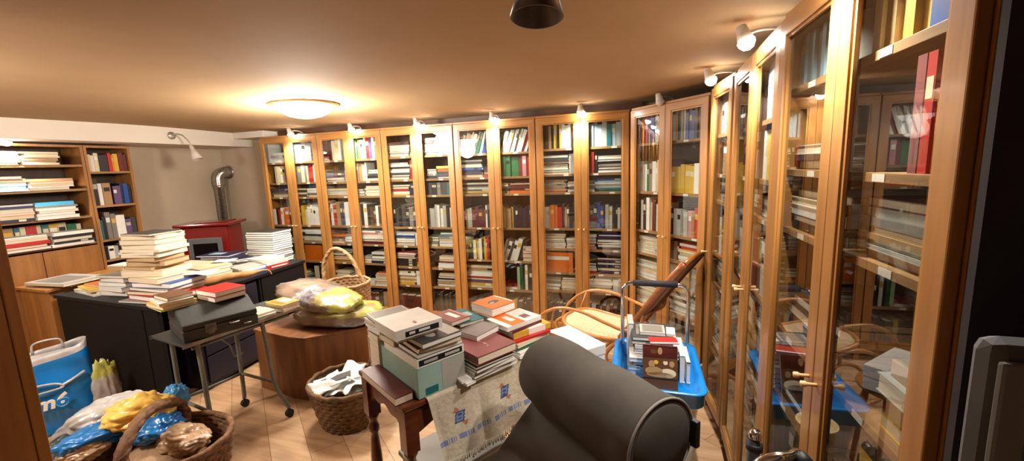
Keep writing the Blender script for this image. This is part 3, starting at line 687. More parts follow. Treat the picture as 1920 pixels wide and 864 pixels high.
wst = []
for i in range(15): wst.append(('k' if i % 3 else 'd', .31, .24, .0205, rnd.uniform(-.006,.006), rnd.uniform(-.006,.006), rnd.uniform(-2,2), 'w'))
pile('even white-paged stack at the desk end', -3.60, 3.10, zd, R(4)+PI*0, wst, GD)
# folded paper, brown paper bag
def sheet(label, loc, rz, w, h, m_, group=None, amp=.01, cat='paper', tilt=(0,0), seed=1, name='paper_sheet'):
    r = random.Random(seed); a, b, c, d = [r.uniform(0,6) for _ in range(4)]
    mb = MB(); mb.grid(lambda u, v: ((u-.5)*w, (v-.5)*h, amp*(math.sin(u*5+a)*math.cos(v*4+b)+.4*math.sin(u*11+c+v*9))+amp*1.4), 12, 12)
    o = mb.build(name, m_, solid=.0012); o.location = loc; o.rotation_euler = (tilt[0], tilt[1], rz)
    return tag(o, label, cat, group)
sheet('loose white folded paper lying on the cream books at desk middle', (-3.50,2.55,zd+.123), R(30), .17,.12, page_w, amp=.006, seed=4)
sheet('white sheet draped between the desk piles near the red book', (-3.18,2.12,zd+.14), R(20), .2,.14, page_w, amp=.006, seed=9)

def blob(label, name, loc, size, mats, rz=0, seed=1, amp=.18, freq=3.0, cat='bag', group=None, sub=4, tilt=(0,0), mi=None, power=1, parent=None):
    """crumpled soft shape: displaced ellipsoid"""
    from mathutils import noise
    bm = bmesh.new(); bmesh.ops.create_icosphere(bm, subdivisions=sub, radius=1)
    off = Vector((seed*3.7, seed*1.3, -seed*2.1))
    for v in bm.verts:
        n = v.co.normalized()
        if power != 1: v.co = Vector([math.copysign(abs(c)**power, c) for c in n]); n2 = v.co.copy()
        d = noise.noise(n*freq+off)*amp + abs(noise.noise(n*freq*2.3+off))*amp*.9 - amp*.2
        v.co = v.co*(1+d); v.co.x *= size[0]; v.co.y *= size[1]; v.co.z *= size[2]
    if mi:
        for f in bm.faces: f.material_index = mi(f.calc_center_median(), f.normal)
    for f in bm.faces: f.smooth = True
    me = bpy.data.meshes.new(name); bm.to_mesh(me); bm.free()
    for m_ in (mats if isinstance(mats, list) else [mats]): me.materials.append(m_)
    o = bpy.data.objects.new(name, me); COL.objects.link(o); o.location = loc; o.rotation_euler = (tilt[0], tilt[1], rz)
    if parent: o.parent = parent; return o
    return tag(o, label, cat, group)
kraft = mat('brown_paper', (.72,.54,.34), .7, noise=(.62,.44,.26), scale=14, bump=.4)
# twisted paper bag on the desk edge
pb = thing('paper_bag', 'crumpled twisted brown paper bag lying on the desk edge above the typewriter case', 'bag', (-3.17,2.36,zd+.03), R(55))
m = MB(); m.tube(smoothpath([(-.22,0,.0),(-.1,.01,.02),(.02,0,.03),(.12,-.01,.03),(.20,.0,.04),(.25,.01,.03),(.27,.02,-.01)], 5), [.008]*2+[a*.62 for a in [.045,.05,.055,.05,.045,.05,.052,.05,.045,.04,.045,.05,.048,.04,.032,.026,.022,.018,.016,.016,.014,.014,.013,.012,.010,.010,.010,.009,.008][:29]], 12)
m.build('twisted_body', kraft, pb)

# ------------------------------------------------------------------ typewriter table, case and books
tt = thing('typewriter_table', 'metal-legged typing table on castors carrying the dark typewriter case', 'table', (-2.39,1.45,0), R(-8.7))
MB().box(-.35,0,0,.69,.685,.70).build('tabletop', charcoal, tt, bevel=.003)
MB().box(-.355,-.35,-.005,.695,.68,.70).box(0,.005,-.005,.695,.68,.70).build('edge_strip', steel, tt)
def mleg(pts, r=.013): return MB().tube(smoothpath(pts, 6), r, 10)
ft = {}
for nm, tx, ty, fx, fy in (('a',-.32,.08,-.37,.10),('b',-.03,.08,.0,.10),('c',-.02,.44,.04,.51),('d',-.32,.44,-.37,.46)):
    pts = [(tx,ty,.684),(tx+(fx-tx)*.15,ty+(fy-ty)*.15,.5),(tx+(fx-tx)*.3,ty+(fy-ty)*.3,.26),(tx+(fx-tx)*.75,ty+(fy-ty)*.8,.12),(fx,fy,.065)]
    lg = mleg(pts).build('leg', tube_grey, tt); ft[nm] = pts
    m = MB(); m.lathe([(.006,0),(.006,.03)], 8, Matrix.Translation((fx,fy,.045))); m.tube([(fx-.012,fy,.027),(fx+.012,fy,.027)], .026, 14)
    m.build('castor', black_r, lg)
for a, b in (('a','b'),('c','d'),('a','d'),('b','c')):
    P, Q = ft[a][2], ft[b][2]
    if (a, b) != ('b','c'): MB().tube([P, Q], .010, 8).build('crossbar', tube_grey, tt)
MB().tube([(-.32,.05,.655),(-.32,.63,.655)], .009, 8).build('rail', tube_grey, tt); MB().tube([(-.03,.05,.655),(-.03,.63,.655)], .009, 8).build('rail', tube_grey, tt)
MB().tube([(-.03,.20,.655),(-.14,.30,.56),(-.18,.34,.45)], .006, 6).build('brace', tube_grey, tt)
tc = thing('typewriter_case', 'dark grey portable typewriter case with sloping lid and metal latches', 'case', (-2.41,1.47,.7008), R(-22))
base = [(-.33,0),(0,0),(0,.37),(-.33,.37)]
m = MB(); m.prism(base, 0, .062); m.build('base', case_b, tc, bevel=.006)
m = MB(); prof = [(-.33,.064),(0,.064),(0,.095),(-.14,.165),(-.33,.165)]
Mr = Matrix.Rotation(R(90), 4, 'X'); m.prism(prof, -.37, 0, Mr)
m.build('lid', case_m, tc, bevel=.008)
for yy in (.10,):
    m = MB(); m.box(0,.004,yy,yy+.055,.03,.075); m.box(.004,.008,yy+.012,yy+.043,.02,.05); m.build('latch', steel, tc, bevel=.002)
MB().tube([(.0,.22,.055),(.012,.225,.05),(.012,.265,.05),(.0,.27,.055)], .005, 6).build('lock', steel, tc)
MB().tube([(.0,.285,.03),(.02,.29,.03),(.02,.325,.03),(.0,.33,.03)], .004, 6).build('clasp', steel, tc)
GTW = 'books on the typewriter case and its table'
pile('cream pile on the near typewriter case end', -2.63, 1.575, .8665, R(-14), [('e',.20,.17,.010,0,0,0,'c'),('y',.20,.17,.022,0,0,4,'c'),('w',.19,.16,.018,.01,.0,-5,'c'),('u',.17,.13,.022,.01,.01,3,'c')], GTW)
pile('pair at the far end of the typewriter case', -2.50, 1.775, .8665, R(-10), [('m',.20,.18,.030,0,0,0,'w'),('r',.20,.18,.030,0,0,3,'w')], GTW)
pile('small cream pile at the far end of the typing table', -2.42, 1.93, .7008, R(-14), [('w',.19,.14,.014,0,0,0,'w'),('c',.17,.13,.014,0,0,4,'c')], GTW)
pile('orange-topped pair nearest the soil bags', -2.37, 2.07, .7008, R(-6), [('w',.18,.13,.022,0,0,6,'w'),('y',.18,.13,.026,0,.01,-4,'c',[('top',-.4,.4,-.4,.4,'o'),('top',-.3,.3,-.1,.4,'c')])], GTW)

# ------------------------------------------------------------------ wooden trunk, soil bags
tk = thing('wooden_trunk', 'low brown wooden chest with angled front beneath the bags of soil', 'chest', (0,0,0))
ppoly = [(-2.28,2.145),(-1.985,2.43),(-2.25,2.78),(-2.78,2.78),(-2.80,2.19),(-2.42,2.135)]
MB().prism(ppoly, 0, .452).build('body', trunk_w, tk, bevel=.004)
rim = MB(); n_ = len(ppoly); cxx = sum(p[0] for p in ppoly)/n_; cyy = sum(p[1] for p in ppoly)/n_
rim.prism([(cxx+(p[0]-cxx)*1.02, cyy+(p[1]-cyy)*1.02) for p in ppoly], .452, .468); rim.build('top_board', trunk_w, tk, bevel=.004)
soil_c = mat('soil_bag_taupe', (.58,.50,.43), .3, noise=(.42,.35,.30), scale=7, coat=.4, bump=1.0)
soil_g = mat('soil_bag_lime', (.74,.76,.34), .3, noise=(.55,.50,.30), scale=7, coat=.4, bump=1.0)
soil_s = mat('soil_bag_silver', (.72,.70,.70), .25, noise=(.20,.18,.22), scale=12, coat=.5, bump=1.0)
def mi_u(c, n): return 1 if (c.x > .06 and (c.z > .05+.03*math.sin(c.x*23) or c.x > .27)) or (c.z < -.02 and -.1 < c.x < .08) else (2 if -.07 < c.x < .12 and c.z > -.02 and c.y < 0 else 0)
blob('upper crumpled plastic soil bag with grey body, lime patches and silver foil centre', 'soil_bag', (-2.42,2.47,.66), (.37,.185,.078), [soil_c,soil_g,soil_s], R(-8), seed=3, amp=.16, freq=1.8, power=.75, mi=mi_u, tilt=(0,R(7)))
def mi_l(c, n): return 1 if c.x > -.05 and (c.z > .02 or n.z > .5) else (2 if c.x > .1 and c.z < -.015 else 0)
blob('lower rolled plastic soil bag, taupe at left and lime green on top, on the chest', 'soil_bag', (-2.25,2.46,.545), (.32,.185,.078), [soil_c,soil_g,soil_s], R(10), seed=8, amp=.12, freq=1.8, power=.75, mi=mi_l)

# ------------------------------------------------------------------ baskets
def basket(name, label, loc, rz, rb, rt, h, mt, ovx=1, handle=None, rim=.012, rows=14, group='wicker baskets on the floor'):
    t = thing(name, label, 'basket', loc, rz, group)
    m = MB(); seg = 144; prof = []
    for i in range(rows*4+1):
        z = h*i/(rows*4); r = rb+(rt-rb)*(i/(rows*4))**.8 + .006*abs(math.sin(i*PI/4)); prof.append((r, z))
    def pt(i, k, dr):
        r, z = prof[i]; a = 2*PI*k/seg; w = 1+.022*math.sin(a*24+(PI if (i//4) % 2 else 0)); return (r*w*math.cos(a)*ovx-dr*math.cos(a), r*w*math.sin(a)-dr*math.sin(a), z)
    n = len(prof); vs = [pt(i,k,0) for i in range(n) for k in range(seg)]+[pt(i,k,.010) for i in range(n) for k in range(seg)]
    fs = []
    for s_ in (0, n*seg):
        for i in range(n-1):
            for k in range(seg): fs.append((s_+i*seg+k, s_+i*seg+(k+1)%seg, s_+(i+1)*seg+(k+1)%seg, s_+(i+1)*seg+k))
    fs.append(tuple(range(seg))); fs.append(tuple(n*seg+k for k in range(seg)))
    m._new(vs, fs, True); m.build('body', mt, t)
    ring = [(rt*ovx*math.cos(2*PI*k/48), rt*math.sin(2*PI*k/48), h+.004*math.sin(k*1.7)) for k in range(48)]
    m = MB(); m.tube(ring, [rim*(1+.18*math.sin(k*2.2)) for k in range(48)], 10, True)
    tw2 = [(rt*ovx*math.cos(2*PI*k/96)*1.02, rt*math.sin(2*PI*k/96)*1.02, h-.006+.008*math.sin(k*PI/3)) for k in range(96)]
    m.tube(tw2, rim*.55, 6, True); m.build('rim', mt, t)
    if handle:
        for hp, hr in handle:
            pts = smoothpath(hp, 8); m = MB(); m.tube(pts, hr, 10)
            if hr < .03:
                for ph in (0, PI): m.tube([Vector(p)+Vector((math.cos(i*.9+ph)*hr*.7, math.sin(i*.9+ph)*hr*.7, 0)) for i, p in enumerate(pts)], hr*.55, 6)
            m.build('handle', mt, t)
    return t
sbk = basket('wicker_basket', 'round brown bark basket full of white papers beside the wooden chest', (-1.86,2.03,0), R(-20), .155, .215, .27, wicker_b, 1.12,
    [([(-.05,.20,.25),(-.03,.22,.34),(.03,.225,.385),(.11,.215,.36),(.165,.17,.26)], .013)], rim=.014, rows=10)
for i in range(9):
    a = i*2.4; r_ = .04+.012*i
    x_, y_ = -1.86+r_*math.cos(a), 2.03+r_*math.sin(a)*.8
    lab = ['crumpled white printed sheet deep in the bark basket','white leaflet leaning on the left rim of the bark basket','white sheet with a dark picture strip in the bark basket','torn white page at the front of the bark basket',
           'pale green leaflet at the right of the bark basket','white envelope at the back of the bark basket','folded white letter near the basket handle','white page corner poking over the front basket rim','small creased white slip topmost in the bark basket'][i]
    sheet(lab, (x_, y_, .205+.009*i), a, .19,.13, CM['x'] if i == 4 else page_w, 'papers in the bark basket', amp=.02, tilt=(R(rnd.uniform(-18,18)), R(rnd.uniform(-18,18))), seed=i)
pf = sheet('long white folded leaflet with a black photograph strip, crossing the bark basket', (-1.88,1.99,.30), R(38), .30,.12, page_w, 'papers in the bark basket', amp=.004, tilt=(R(8),R(-10)), seed=22)
mb = MB(); mb.box(-.10,.08,-.03,.03,.0115,.0125); q = mb.build('photograph', CM['d'], pf)
tb2 = basket('wicker_basket', 'tall pale wicker basket with a high arched handle behind the soil bags', (-2.66,3.02,0), R(10), .17, .215, .60, wicker_l, 1,
    [([(-.205,0,.3),(-.205,0,.62),(-.19,0,.78),(-.11,0,.90),(-.02,0,.91),(.08,0,.83),(.16,0,.66),(.20,0,.56)], .017)], rim=.013, rows=22)
BB = (-2.32,1.22,0)
bb = basket('wicker_basket', 'large low oval wicker basket with a thick arched handle, filled with plastic bags', BB, R(33), .215, .265, .29, wicker, 1.20,
    [([(0,-.262,.18),(0,-.268,.33),(0,-.21,.43),(0,-.05,.480),(.01,.10,.45),(.02,.22,.37),(.02,.255,.20)], .026)], rim=.015, rows=12)
pl_y = mat('plastic_yellow', (1,.86,.46), .35, noise=(.97,.80,.38), scale=5, coat=.3, bump=.8)
pl_b = mat('plastic_blue', (.05,.50,.80), .3, noise=(.04,.40,.72), scale=5, coat=.3, bump=.8)
pl_w = mat('plastic_white', (.78,.77,.76), .35, noise=(.60,.59,.60), scale=7, coat=.3, bump=.8)
pl_g = mat('plastic_dark_green', (.05,.12,.11), .4, noise=(.08,.18,.15), scale=6, coat=.3, bump=.8)
pl_t = mat('plastic_beige', (.72,.60,.47), .4, noise=(.62,.50,.39), scale=7, coat=.3, bump=.8)
PBG = 'crumpled plastic bags in and around the big basket'
for lab, loc, sz, m_, sd, am in (
  ('crumpled yellow plastic bag on top of the big basket', (-2.52,1.28,.40), (.15,.12,.08), pl_y, 2, .45),
  ('bright blue plastic bag at the left front of the big basket', (-2.60,1.14,.345), (.14,.10,.05), pl_b, 4, .4),
  ('bright blue plastic bag in the middle of the big basket under the handle', (-2.38,1.27,.345), (.10,.10,.06), pl_b, 6, .4),
  ('pale blue plastic bag behind the yellow bag, at the back basket rim', (-2.52,1.45,.37), (.07,.06,.08), mat('plastic_pale_blue',(.18,.50,.78),.35,noise=(.3,.6,.82),coat=.3), 7, .4),
  ('beige plastic bag at the right inside the big basket', (-2.22,1.28,.30), (.14,.09,.06), pl_t, 9, .4),
  ('beige plastic bag hanging over the left basket rim', (-2.58,1.07,.315), (.09,.07,.045), pl_t, 11, .45),
  ('white plastic bag stuffed behind the left of the big basket', (-2.98,1.40,.22), (.24,.13,.12), pl_w, 12, .35),
  ('dark green plastic bag on the floor left of the big basket', (-2.95,1.16,.12), (.18,.14,.12), pl_g, 14, .35),
  ('thin brown plastic bag filling the bottom of the big basket', (-2.32,1.21,.17), (.23,.18,.12), pl_t, 15, .2)):
    blob(lab, 'plastic_bag', loc, sz, m_, R(sd*20), seed=sd, amp=am*.65, freq=1.5, group=PBG, sub=5)
# tall blue shopping bag by the left cupboard
sb = thing('shopping_bag', 'tall bright blue shopping bag with pale rim and white lettering by the left cupboard', 'bag', (-3.70,1.46,0), R(68))
def bagfn(u, v):      # u around, v up
    a = 2*PI*u; w = .20*(1-.12*v); d = .12*(1-.2*v)
    cx = math.copysign(abs(math.cos(a))**.6, math.cos(a))*w; cy = math.copysign(abs(math.sin(a))**.6, math.sin(a))*d
    n = .010*math.sin(u*31+v*7)+.008*math.sin(v*19+u*12)
    return (cx*(1+n), cy*(1+n)-n*.5, v*(.52+.035*math.cos(a)))
MB().grid(bagfn, 60, 24, lambda u, v: 1 if v > .93 else 0).build('body', [pl_b, pl_w], sb, solid=.002)
MB().box(-.15,.15,-.07,.07,.30,.50).build('contents', pl_w, sb, bevel=.03)
MB().tube(smoothpath([(-.07,.09,.50),(-.06,.08,.56),(.0,.07,.575),(.06,.08,.56),(.07,.09,.50)], 6), .006, 8).build('handle', pl_w, sb)
MB().tube(smoothpath([(-.17,-.120,.30),(-.1,-.128,.345),(.0,-.13,.335),(.03,-.13,.30),(-.1,-.130,.295),(-.17,-.124,.285)], 6), .006, 8).build('handle', pl_w, sb)
MB().tube(smoothpath([(.02,-.122,.305),(.08,-.119,.33),(.14,-.105,.36)], 4), .009, 8).build('strap_end', pl_w, sb)
tx = bpy.data.curves.new('lettering', 'FONT'); tx.body = 'm6'; tx.size = .115; tx.extrude = .003; tx.shear = .15; tx.offset = .004; tx.align_x = 'CENTER'
to = bpy.data.objects.new('tmp', tx); COL.objects.link(to); dg = bpy.context.evaluated_depsgraph_get(); dg.update()
tm = bpy.data.meshes.new_from_object(to.evaluated_get(dg)); bpy.data.objects.remove(to)
tm.materials.clear(); tm.materials.append(white_s)
lo = bpy.data.objects.new('lettering', tm); COL.objects.link(lo); lo.parent = sb; lo.location = (-.03,-.150,.19); lo.rotation_euler = (R(90),0,R(-3))
lo['label'] = 'white outlined lettering m6 on the blue bag'
blob('thin pale plastic bag with green print squeezed behind the blue shopping bag', 'plastic_bag', (-3.50,1.62,.20), (.05,.07,.20), [pl_w, soil_g], 0, seed=31, amp=.3, group=None, mi=lambda c, n: 1 if c.z > .1 and c.x > 0 else 0)

# ------------------------------------------------------------------ red stove with flue
sv = thing('pellet_stove', 'glossy red stove with grey-framed glass door in the left corner', 'stove', (-4.72,3.255,0), R(29))
# local: front face along x, -y faces the room
MB().box(-.235,.235,.0,.36,.03,1.06).build('body', red_en, sv, bevel=.012)
MB().box(-.285,.285,-.045,.40,1.06,1.095).build('top_plate', red_en, sv, bevel=.012)
MB().box(-.10,.20,.03,.33,1.095,1.105).build('lid', red_en, sv, bevel=.004)
fr = MB(); fr.box(-.17,-.125,-.014,-.0005,.36,.93).box(.125,.17,-.014,-.0005,.36,.93).box(-.125,.125,-.014,-.0005,.87,.93).box(-.125,.125,-.014,-.0005,.36,.42)
fr.build('door_frame', stove_gr, sv, bevel=.003); MB().box(-.125,.125,-.008,-.0008,.42,.87).build('door_glass', stove_gl, sv)
MB().box(-.235,-.20,-.006,0,.03,1.05).box(.20,.235,-.006,0,.03,1.05).build('corner_trim', red_en, sv, bevel=.002)
for sx in (-.18,.18):
    for sy in (.05,.31): MB().lathe([(.02,0),(.02,.03)], 12, Matrix.Translation((sx,sy,0))).build('foot', black_r, sv)
alu = mat('aluminium_duct', (.80,.78,.76), .28, metal=.9, noise=(.62,.60,.58), scale=25, stretch=(1,1,3))
fl = thing('stove_flue', 'silver flue pipe rising from the red stove and elbowing into the wall', 'pipe', (-5.165,3.83,.60))
m = MB(); m.lathe([(.05,-.57),(.05,.86),(.058,.865),(.058,.89),(.052,.895)], 20); m.build('lower_pipe', alu, fl)
m = MB()
rb_ = []
for i, p in enumerate(smoothpath([(0,0,.89),(0,0,.96),(0.005,.01,1.01),(.02,.035,1.045),(.03,.07,1.055),(.03,.125,1.055)], 8)): rb_.append((p, .062+(.006 if i % 2 else 0)))
m.tube([p for p, _ in rb_], [r for _, r in rb_], 18); m.build('elbow', alu, fl)
m = MB(); m.lathe([(.06,0),(.085,.0),(.085,.006),(.06,.008)], 24, Matrix.Translation((.03,.128,1.055)) @ Matrix.Rotation(R(90), 4, 'X')); m.build('wall_collar', alu, fl)
# ------------------------------------------------------------------ lamps
dm = thing('ceiling_lamp', 'lit round glass dome lamp on the ceiling with a brass-coloured rim', 'lamp', (-2.44,2.53,2.118))
MB().lathe([(.0,-.010),(.235,-.014),(.245,-.022),(.235,-.032),(.20,-.028)], 40).build('rim', mat('lamp_rim',(.80,.66,.42),.3,metal=.4), dm)
MB().lathe([(.195,-.028),(.19,-.045),(.165,-.075),(.12,-.10),(.06,-.115),(.0,-.12)], 40).build('glass_dome', lamp_glass, dm)
for k in range(3):
    a = 2*PI*k/3+.9; MB().tube([(.20*math.cos(a),.20*math.sin(a),-.03),(.185*math.cos(a),.185*math.sin(a),-.055),(.172*math.cos(a),.172*math.sin(a),-.062)], .004, 6).build('clip', steel, dm)
light('dome_light', (0,0,-.20), DOME_W, WARM, .14, dm)
dm_fill = copy_tree(dm); dm_fill.location = (-3.1,.45,2.118)  # unseen lamp added to brighten the near part of the room
for q in dm_fill.children:
    if q.type == 'LIGHT': q.data = q.data.copy(); q.data.energy = 42
tag(dm_fill, 'added out-of-frame round glass dome ceiling lamp brightening the near part of the room')
dm['group'] = dm_fill['group'] = 'round ceiling lamps'
GS = 'clip spotlights on top of the bookcases'
def spot(label, loc, rz, on=True, cat='lamp'):
    """base on the case top, arm forward (local -y), cup-shaped head looking down and back"""
    t = thing('spotlight', label, cat, loc, rz, GS)
    MB().box(-.03,.03,.04,.14,0,.012).build('base', lamp_met, t, bevel=.003)
    MB().tube(smoothpath([(0,.09,.010),(0,.06,.035),(0,.0,.040),(0,-.05,.03)], 5), .006, 8).build('arm', lamp_met, t)
    Mh = Matrix.Translation((0,-.06,.03)) @ Matrix.Rotation(R(20), 4, 'X')
    MB().lathe([(.012,.035),(.018,.03),(.024,.0),(.030,-.028),(.027,-.028),(.021,.0),(.0,.02)], 16, Mh).build('shade', shade_w, t)
    MB().lathe([(0,-.062),(.018,-.056),(.029,-.040),(.031,-.028),(.022,-.016),(0,-.004)], 16, Mh).build('bulb', bulb_m if on else shade_w, t)
    if on:
        light('spot_light', (0,-.085,-.045), SPOT_W, SPOTC, .02, t, 'SPOT', (R(4),0,0), R(140), .9)
    return t
zc = 2.0205
for n, lab in enumerate(['lit spotlight above the leftmost back-wall bookcase','lit spotlight above the second back-wall bookcase','lit spotlight above the middle back-wall bookcase','lit spotlight above the fourth back-wall bookcase','lit spotlight above the fifth bookcase, with pale blue journals']):
    spot(lab, ((-3.66,-2.88,-2.13,-1.36,-.58)[n], D0, zc), R((-14,-8,-6,-3,0)[n]))
spot('dim unlit spotlight above the diagonal corner bookcase', (.075,3.38,zc), cfr, False)
spot('lit spotlight above the narrow single-door bookcase on the right wall', (.342,2.63,zc), R(-82.6))
spot('lit spotlight above the middle right-wall bookcase', (.374,1.86,zc), R(-90))
spot('lit spotlight above the nearest right-wall bookcase', (.385,1.17,zc), R(-87))
# spot on the beam over the wide left bookcase
lt = spot('lit spotlight under the white beam over the wide left bookcase', (-4.90,1.93,1.926), R(90))
def gooseneck(label, loc, rz, pts, head, hdir, ms, sc=1, neck=.006, rose=True):
    t = thing('gooseneck_lamp', label, 'lamp', loc, rz)
    if rose: MB().lathe([(.0,0),(.038,0),(.038,.008),(.02,.016),(0,.018)], 20, Matrix.Rotation(R(90), 4, rose)).build('mounting_plate', lamp_met, t)
    MB().tube(smoothpath(pts, 8), neck, 8).build('flexible_arm', lamp_met, t)
    q = Vector(hdir).to_track_quat('Z','Y').to_matrix().to_4x4(); Mh = Matrix.Translation(head) @ q
    MB().lathe([(.0,-.005),(.014*sc,0),(.017*sc,.03*sc),(.019*sc,.05*sc),(.024*sc,.055*sc),(.046*sc,.135*sc),(.043*sc,.135*sc),(.020*sc,.06*sc)], 28, Mh).build('shade', ms, t)
    MB().lathe([(0,.06*sc),(.016*sc,.07*sc),(.02*sc,.09*sc),(.012*sc,.108*sc),(0,.112*sc)], 12, Mh).build('bulb', white_s, t)
    return t
gooseneck('grey gooseneck lamp with cone shade fixed to the white beam, unlit', (-4.659,3.03,2.03), 0, [(0,0,0),(.05,0,.012),(.12,.02,0),(.16,.05,-.06),(.17,.06,-.10)], (.17,.06,-.10), (.10,.03,-.32), shade_w, 1.15, rose='Y')
gooseneck('dark cone-shaded lamp hanging from the ceiling close to the viewer, unlit', (-.262,1.0,2.118), 0, [(0,0,0),(.0,-.015,-.012),(0.005,-.01,-.025)], (.008,-.008,-.022), (-.0,-.04,-.36), shade_d, 1.32, neck=.008, rose='X')

# ------------------------------------------------------------------ rocking chair
rc = thing('rocking_chair', 'bentwood rocking chair with woven cane seat and high back by the corner bookcase', 'chair', (-.315,3.02,0), R(160))
hw = .215
seat = [(.30,.10),(.31,0),(.30,-.10),(.22,-.20),(.0,-.225),(-.20,-.20),(-.235,-.16),(-.235,.16),(-.20,.20),(0,.225),(.22,.20)]
sp = smoothpath([(a,b,.43-.03*math.cos(a*4)+.06*max(0,a)) for a,b in seat], 5, True)
MB().tube(sp, .014, 10, True).build('seat_frame', bent, rc)
m = MB(); c0 = Vector((.03,0,.385))
ring = [c0+(p-c0)*1.0 for p in sp]; 
def seatfn(u, v):
    k = u*len(sp); i = int(k) % len(sp); f = k-int(k); p = sp[i].lerp(sp[(i+1) % len(sp)], f); return c0+Vector((0,0,.012))+(p-c0-Vector((0,0,.012)))*v
m.grid(seatfn, len(sp), 8); m.build('cane_seat', cane, rc, solid=.004)
for s in (-1, 1):
    y = s*hw
    m = MB(); m.tube(smoothpath([(-.20,y*.93,.42),(-.33,y*.95,.60),(-.46,y*.97,.79),(-.575,y*.95,.945),(-.60,y*.9,.975)], 6), .025, 10, flat=.8); m.build('back_post', chair_w, rc)
    m = MB(); m.tube(smoothpath([(.52,y,.25),(.50,y*1.08,.36),(.42,y*1.16,.47),(.27,y*1.2,.56),(.08,y*1.2,.575),(-.12,y*1.2,.53),(-.26,y*1.12,.50),(-.34,y*1.02,.55),(-.36,y*.98,.62)], 7), .012, 10); m.build('arm', bent, rc)
    m = MB(); m.tube(smoothpath([(.56,y,.17),(.40,y,.045),(.2,y,.018),(0,y,.014),(-.22,y,.018),(-.45,y,.06),(-.66,y,.20)], 7), .014, 10); m.build('rocker', bent, rc)
    m = MB(); m.tube(smoothpath([(.56,y,.17),(.58,y,.24),(.52,y,.29),(.40,y,.33),(.22,y*.98,.39),(.0,y*1.0,.37),(-.2,y*.95,.41)], 7), .013, 10)
    m.build('scroll', bent, rc)
    m = MB(); m.tube(smoothpath([(.22,y,.02),(.30,y,.14),(.24,y,.27),(.10,y,.31),(.04,y,.22),(.12,y,.12),(.16,y,.02)], 6), .011, 8); m.build('scroll', bent, rc)
    m = MB(); m.tube(smoothpath([(-.30,y,.03),(-.16,y,.16),(-.10,y,.28),(-.19,y*.97,.41)], 6), .013, 8); m.build('leg', bent, rc)
    MB().tube([(.10,y*1.0,.31),(.10,y*1.0,.40)], .010, 8).build('support', bent, rc); MB().tube([(.36,y,.345),(.30,y*1.15,.545)], .008, 8).build('arm_support', bent, rc)
for (x, z) in ((-.60,.975),(-.27,.52)):
    MB().tube([(x,-hw*.93,z),(x,0,z+.012),(x,hw*.93,z)], .017, 10).build('back_rail', chair_w, rc)
MB().tube([(.30,-hw,.035),(.30,hw,.035)], .010, 8).build('stretcher', bent, rc); MB().tube([(-.38,-hw,.05),(-.38,hw,.05)], .010, 8).build('stretcher', bent, rc)
m = MB(); m.grid(lambda u, v: (-.28-.31*v, (u-.5)*2*hw*.9, .53+.43*v), 8, 10); m.build('cane_back', cane, rc, solid=.004)

# ------------------------------------------------------------------ blue tray trolley
tr = thing('storage_trolley', 'clear plastic trolley with bright blue tray top and chrome pull handle', 'trolley', (.025,2.275,0), R(1.5))
wx, wy = .215, .29
def rrect(wx, wy, r, n=6):
    out = []
    for cx, cy, a0 in ((wx-r,wy-r,0),(-wx+r,wy-r,90),(-wx+r,-wy+r,180),(wx-r,-wy+r,270)):
        for k in range(n+1): a = R(a0+90*k/n); out.append((cx+r*math.cos(a), cy+r*math.sin(a)))
    return out
def ringshell(m, specs):
    rows = [[(x, y, z) for x, y in rrect(w, h, r)] for w, h, r, z in specs]; n = len(rows[0])
    vs = [p for rw in rows for p in rw]; fs = [(i*n+k, i*n+(k+1)%n, (i+1)*n+(k+1)%n, (i+1)*n+k) for i in range(len(rows)-1) for k in range(n)]
    fs.append(tuple((len(rows)-1)*n+k for k in range(n))); m._new(vs, fs, True); return m
m = MB(); ringshell(m, [(wx*.93,wy*.94,.05,.425),(wx,wy,.06,.428),(wx+.004,wy+.004,.06,.492),(wx+.014,wy+.014,.065,.500),(wx+.012,wy+.012,.062,.507),(wx-.008,wy-.008,.055,.505),(wx-.022,wy-.022,.045,.490),(wx-.032,wy-.032,.04,.445)])
m.build('blue_tray', blue_pl, tr)
m = MB(); ringshell(m, [(wx-.045,wy-.045,.04,.23),(wx-.02,wy-.02,.05,.418),(wx-.026,wy-.026,.05,.418),(wx-.05,wy-.05,.04,.238)]); m.build('clear_bin', clear_m, tr)
m = MB(); ringshell(m, [(wx-.055,wy-.05,.04,.04),(wx-.025,wy-.025,.05,.222),(wx-.032,wy-.032,.05,.222),(wx-.06,wy-.06,.04,.05)]); m.build('clear_bin', clear_m, tr)
MB().box(-.11,.11,-.18,.18,.245,.37).build('contents', page_w, tr, bevel=.01)
MB().box(-.11,.11,-.18,.18,.052,.19).build('contents', page, tr, bevel=.01)
hx_ = .185
hp = [(-hx_,.262,.05),(-hx_,.262,.5),(-hx_,.262,.80),(-hx_+.012,.262,.85),(-hx_+.05,.262,.875),(0,.262,.877),(hx_-.05,.262,.875),(hx_-.012,.262,.85),(hx_,.262,.80),(hx_,.262,.5),(hx_,.262,.05)]
MB().tube(smoothpath(hp, 6), .0115, 12).build('handle_tube', chrome, tr)
MB().tube([(-.125,.262,.877),(.125,.262,.877)], .0185, 14).build('handle_grip', grip_m, tr)
for sx in (-1,1):
    for sy in (-1,1): MB().tube([(sx*.15-.012,sy*.2,.022),(sx*.15+.012,sy*.2,.022)], .022, 14).box(sx*.15-.004,sx*.15+.004,sy*.2-.004,sy*.2+.004,.022,.045).build('wheel', black_r, tr)
GTR = 'books and cases on the blue trolley tray'
def P_(x, y): return (.025+x, 2.275+y)
zt_ = .4465
x_, y_ = P_(.0,.055)
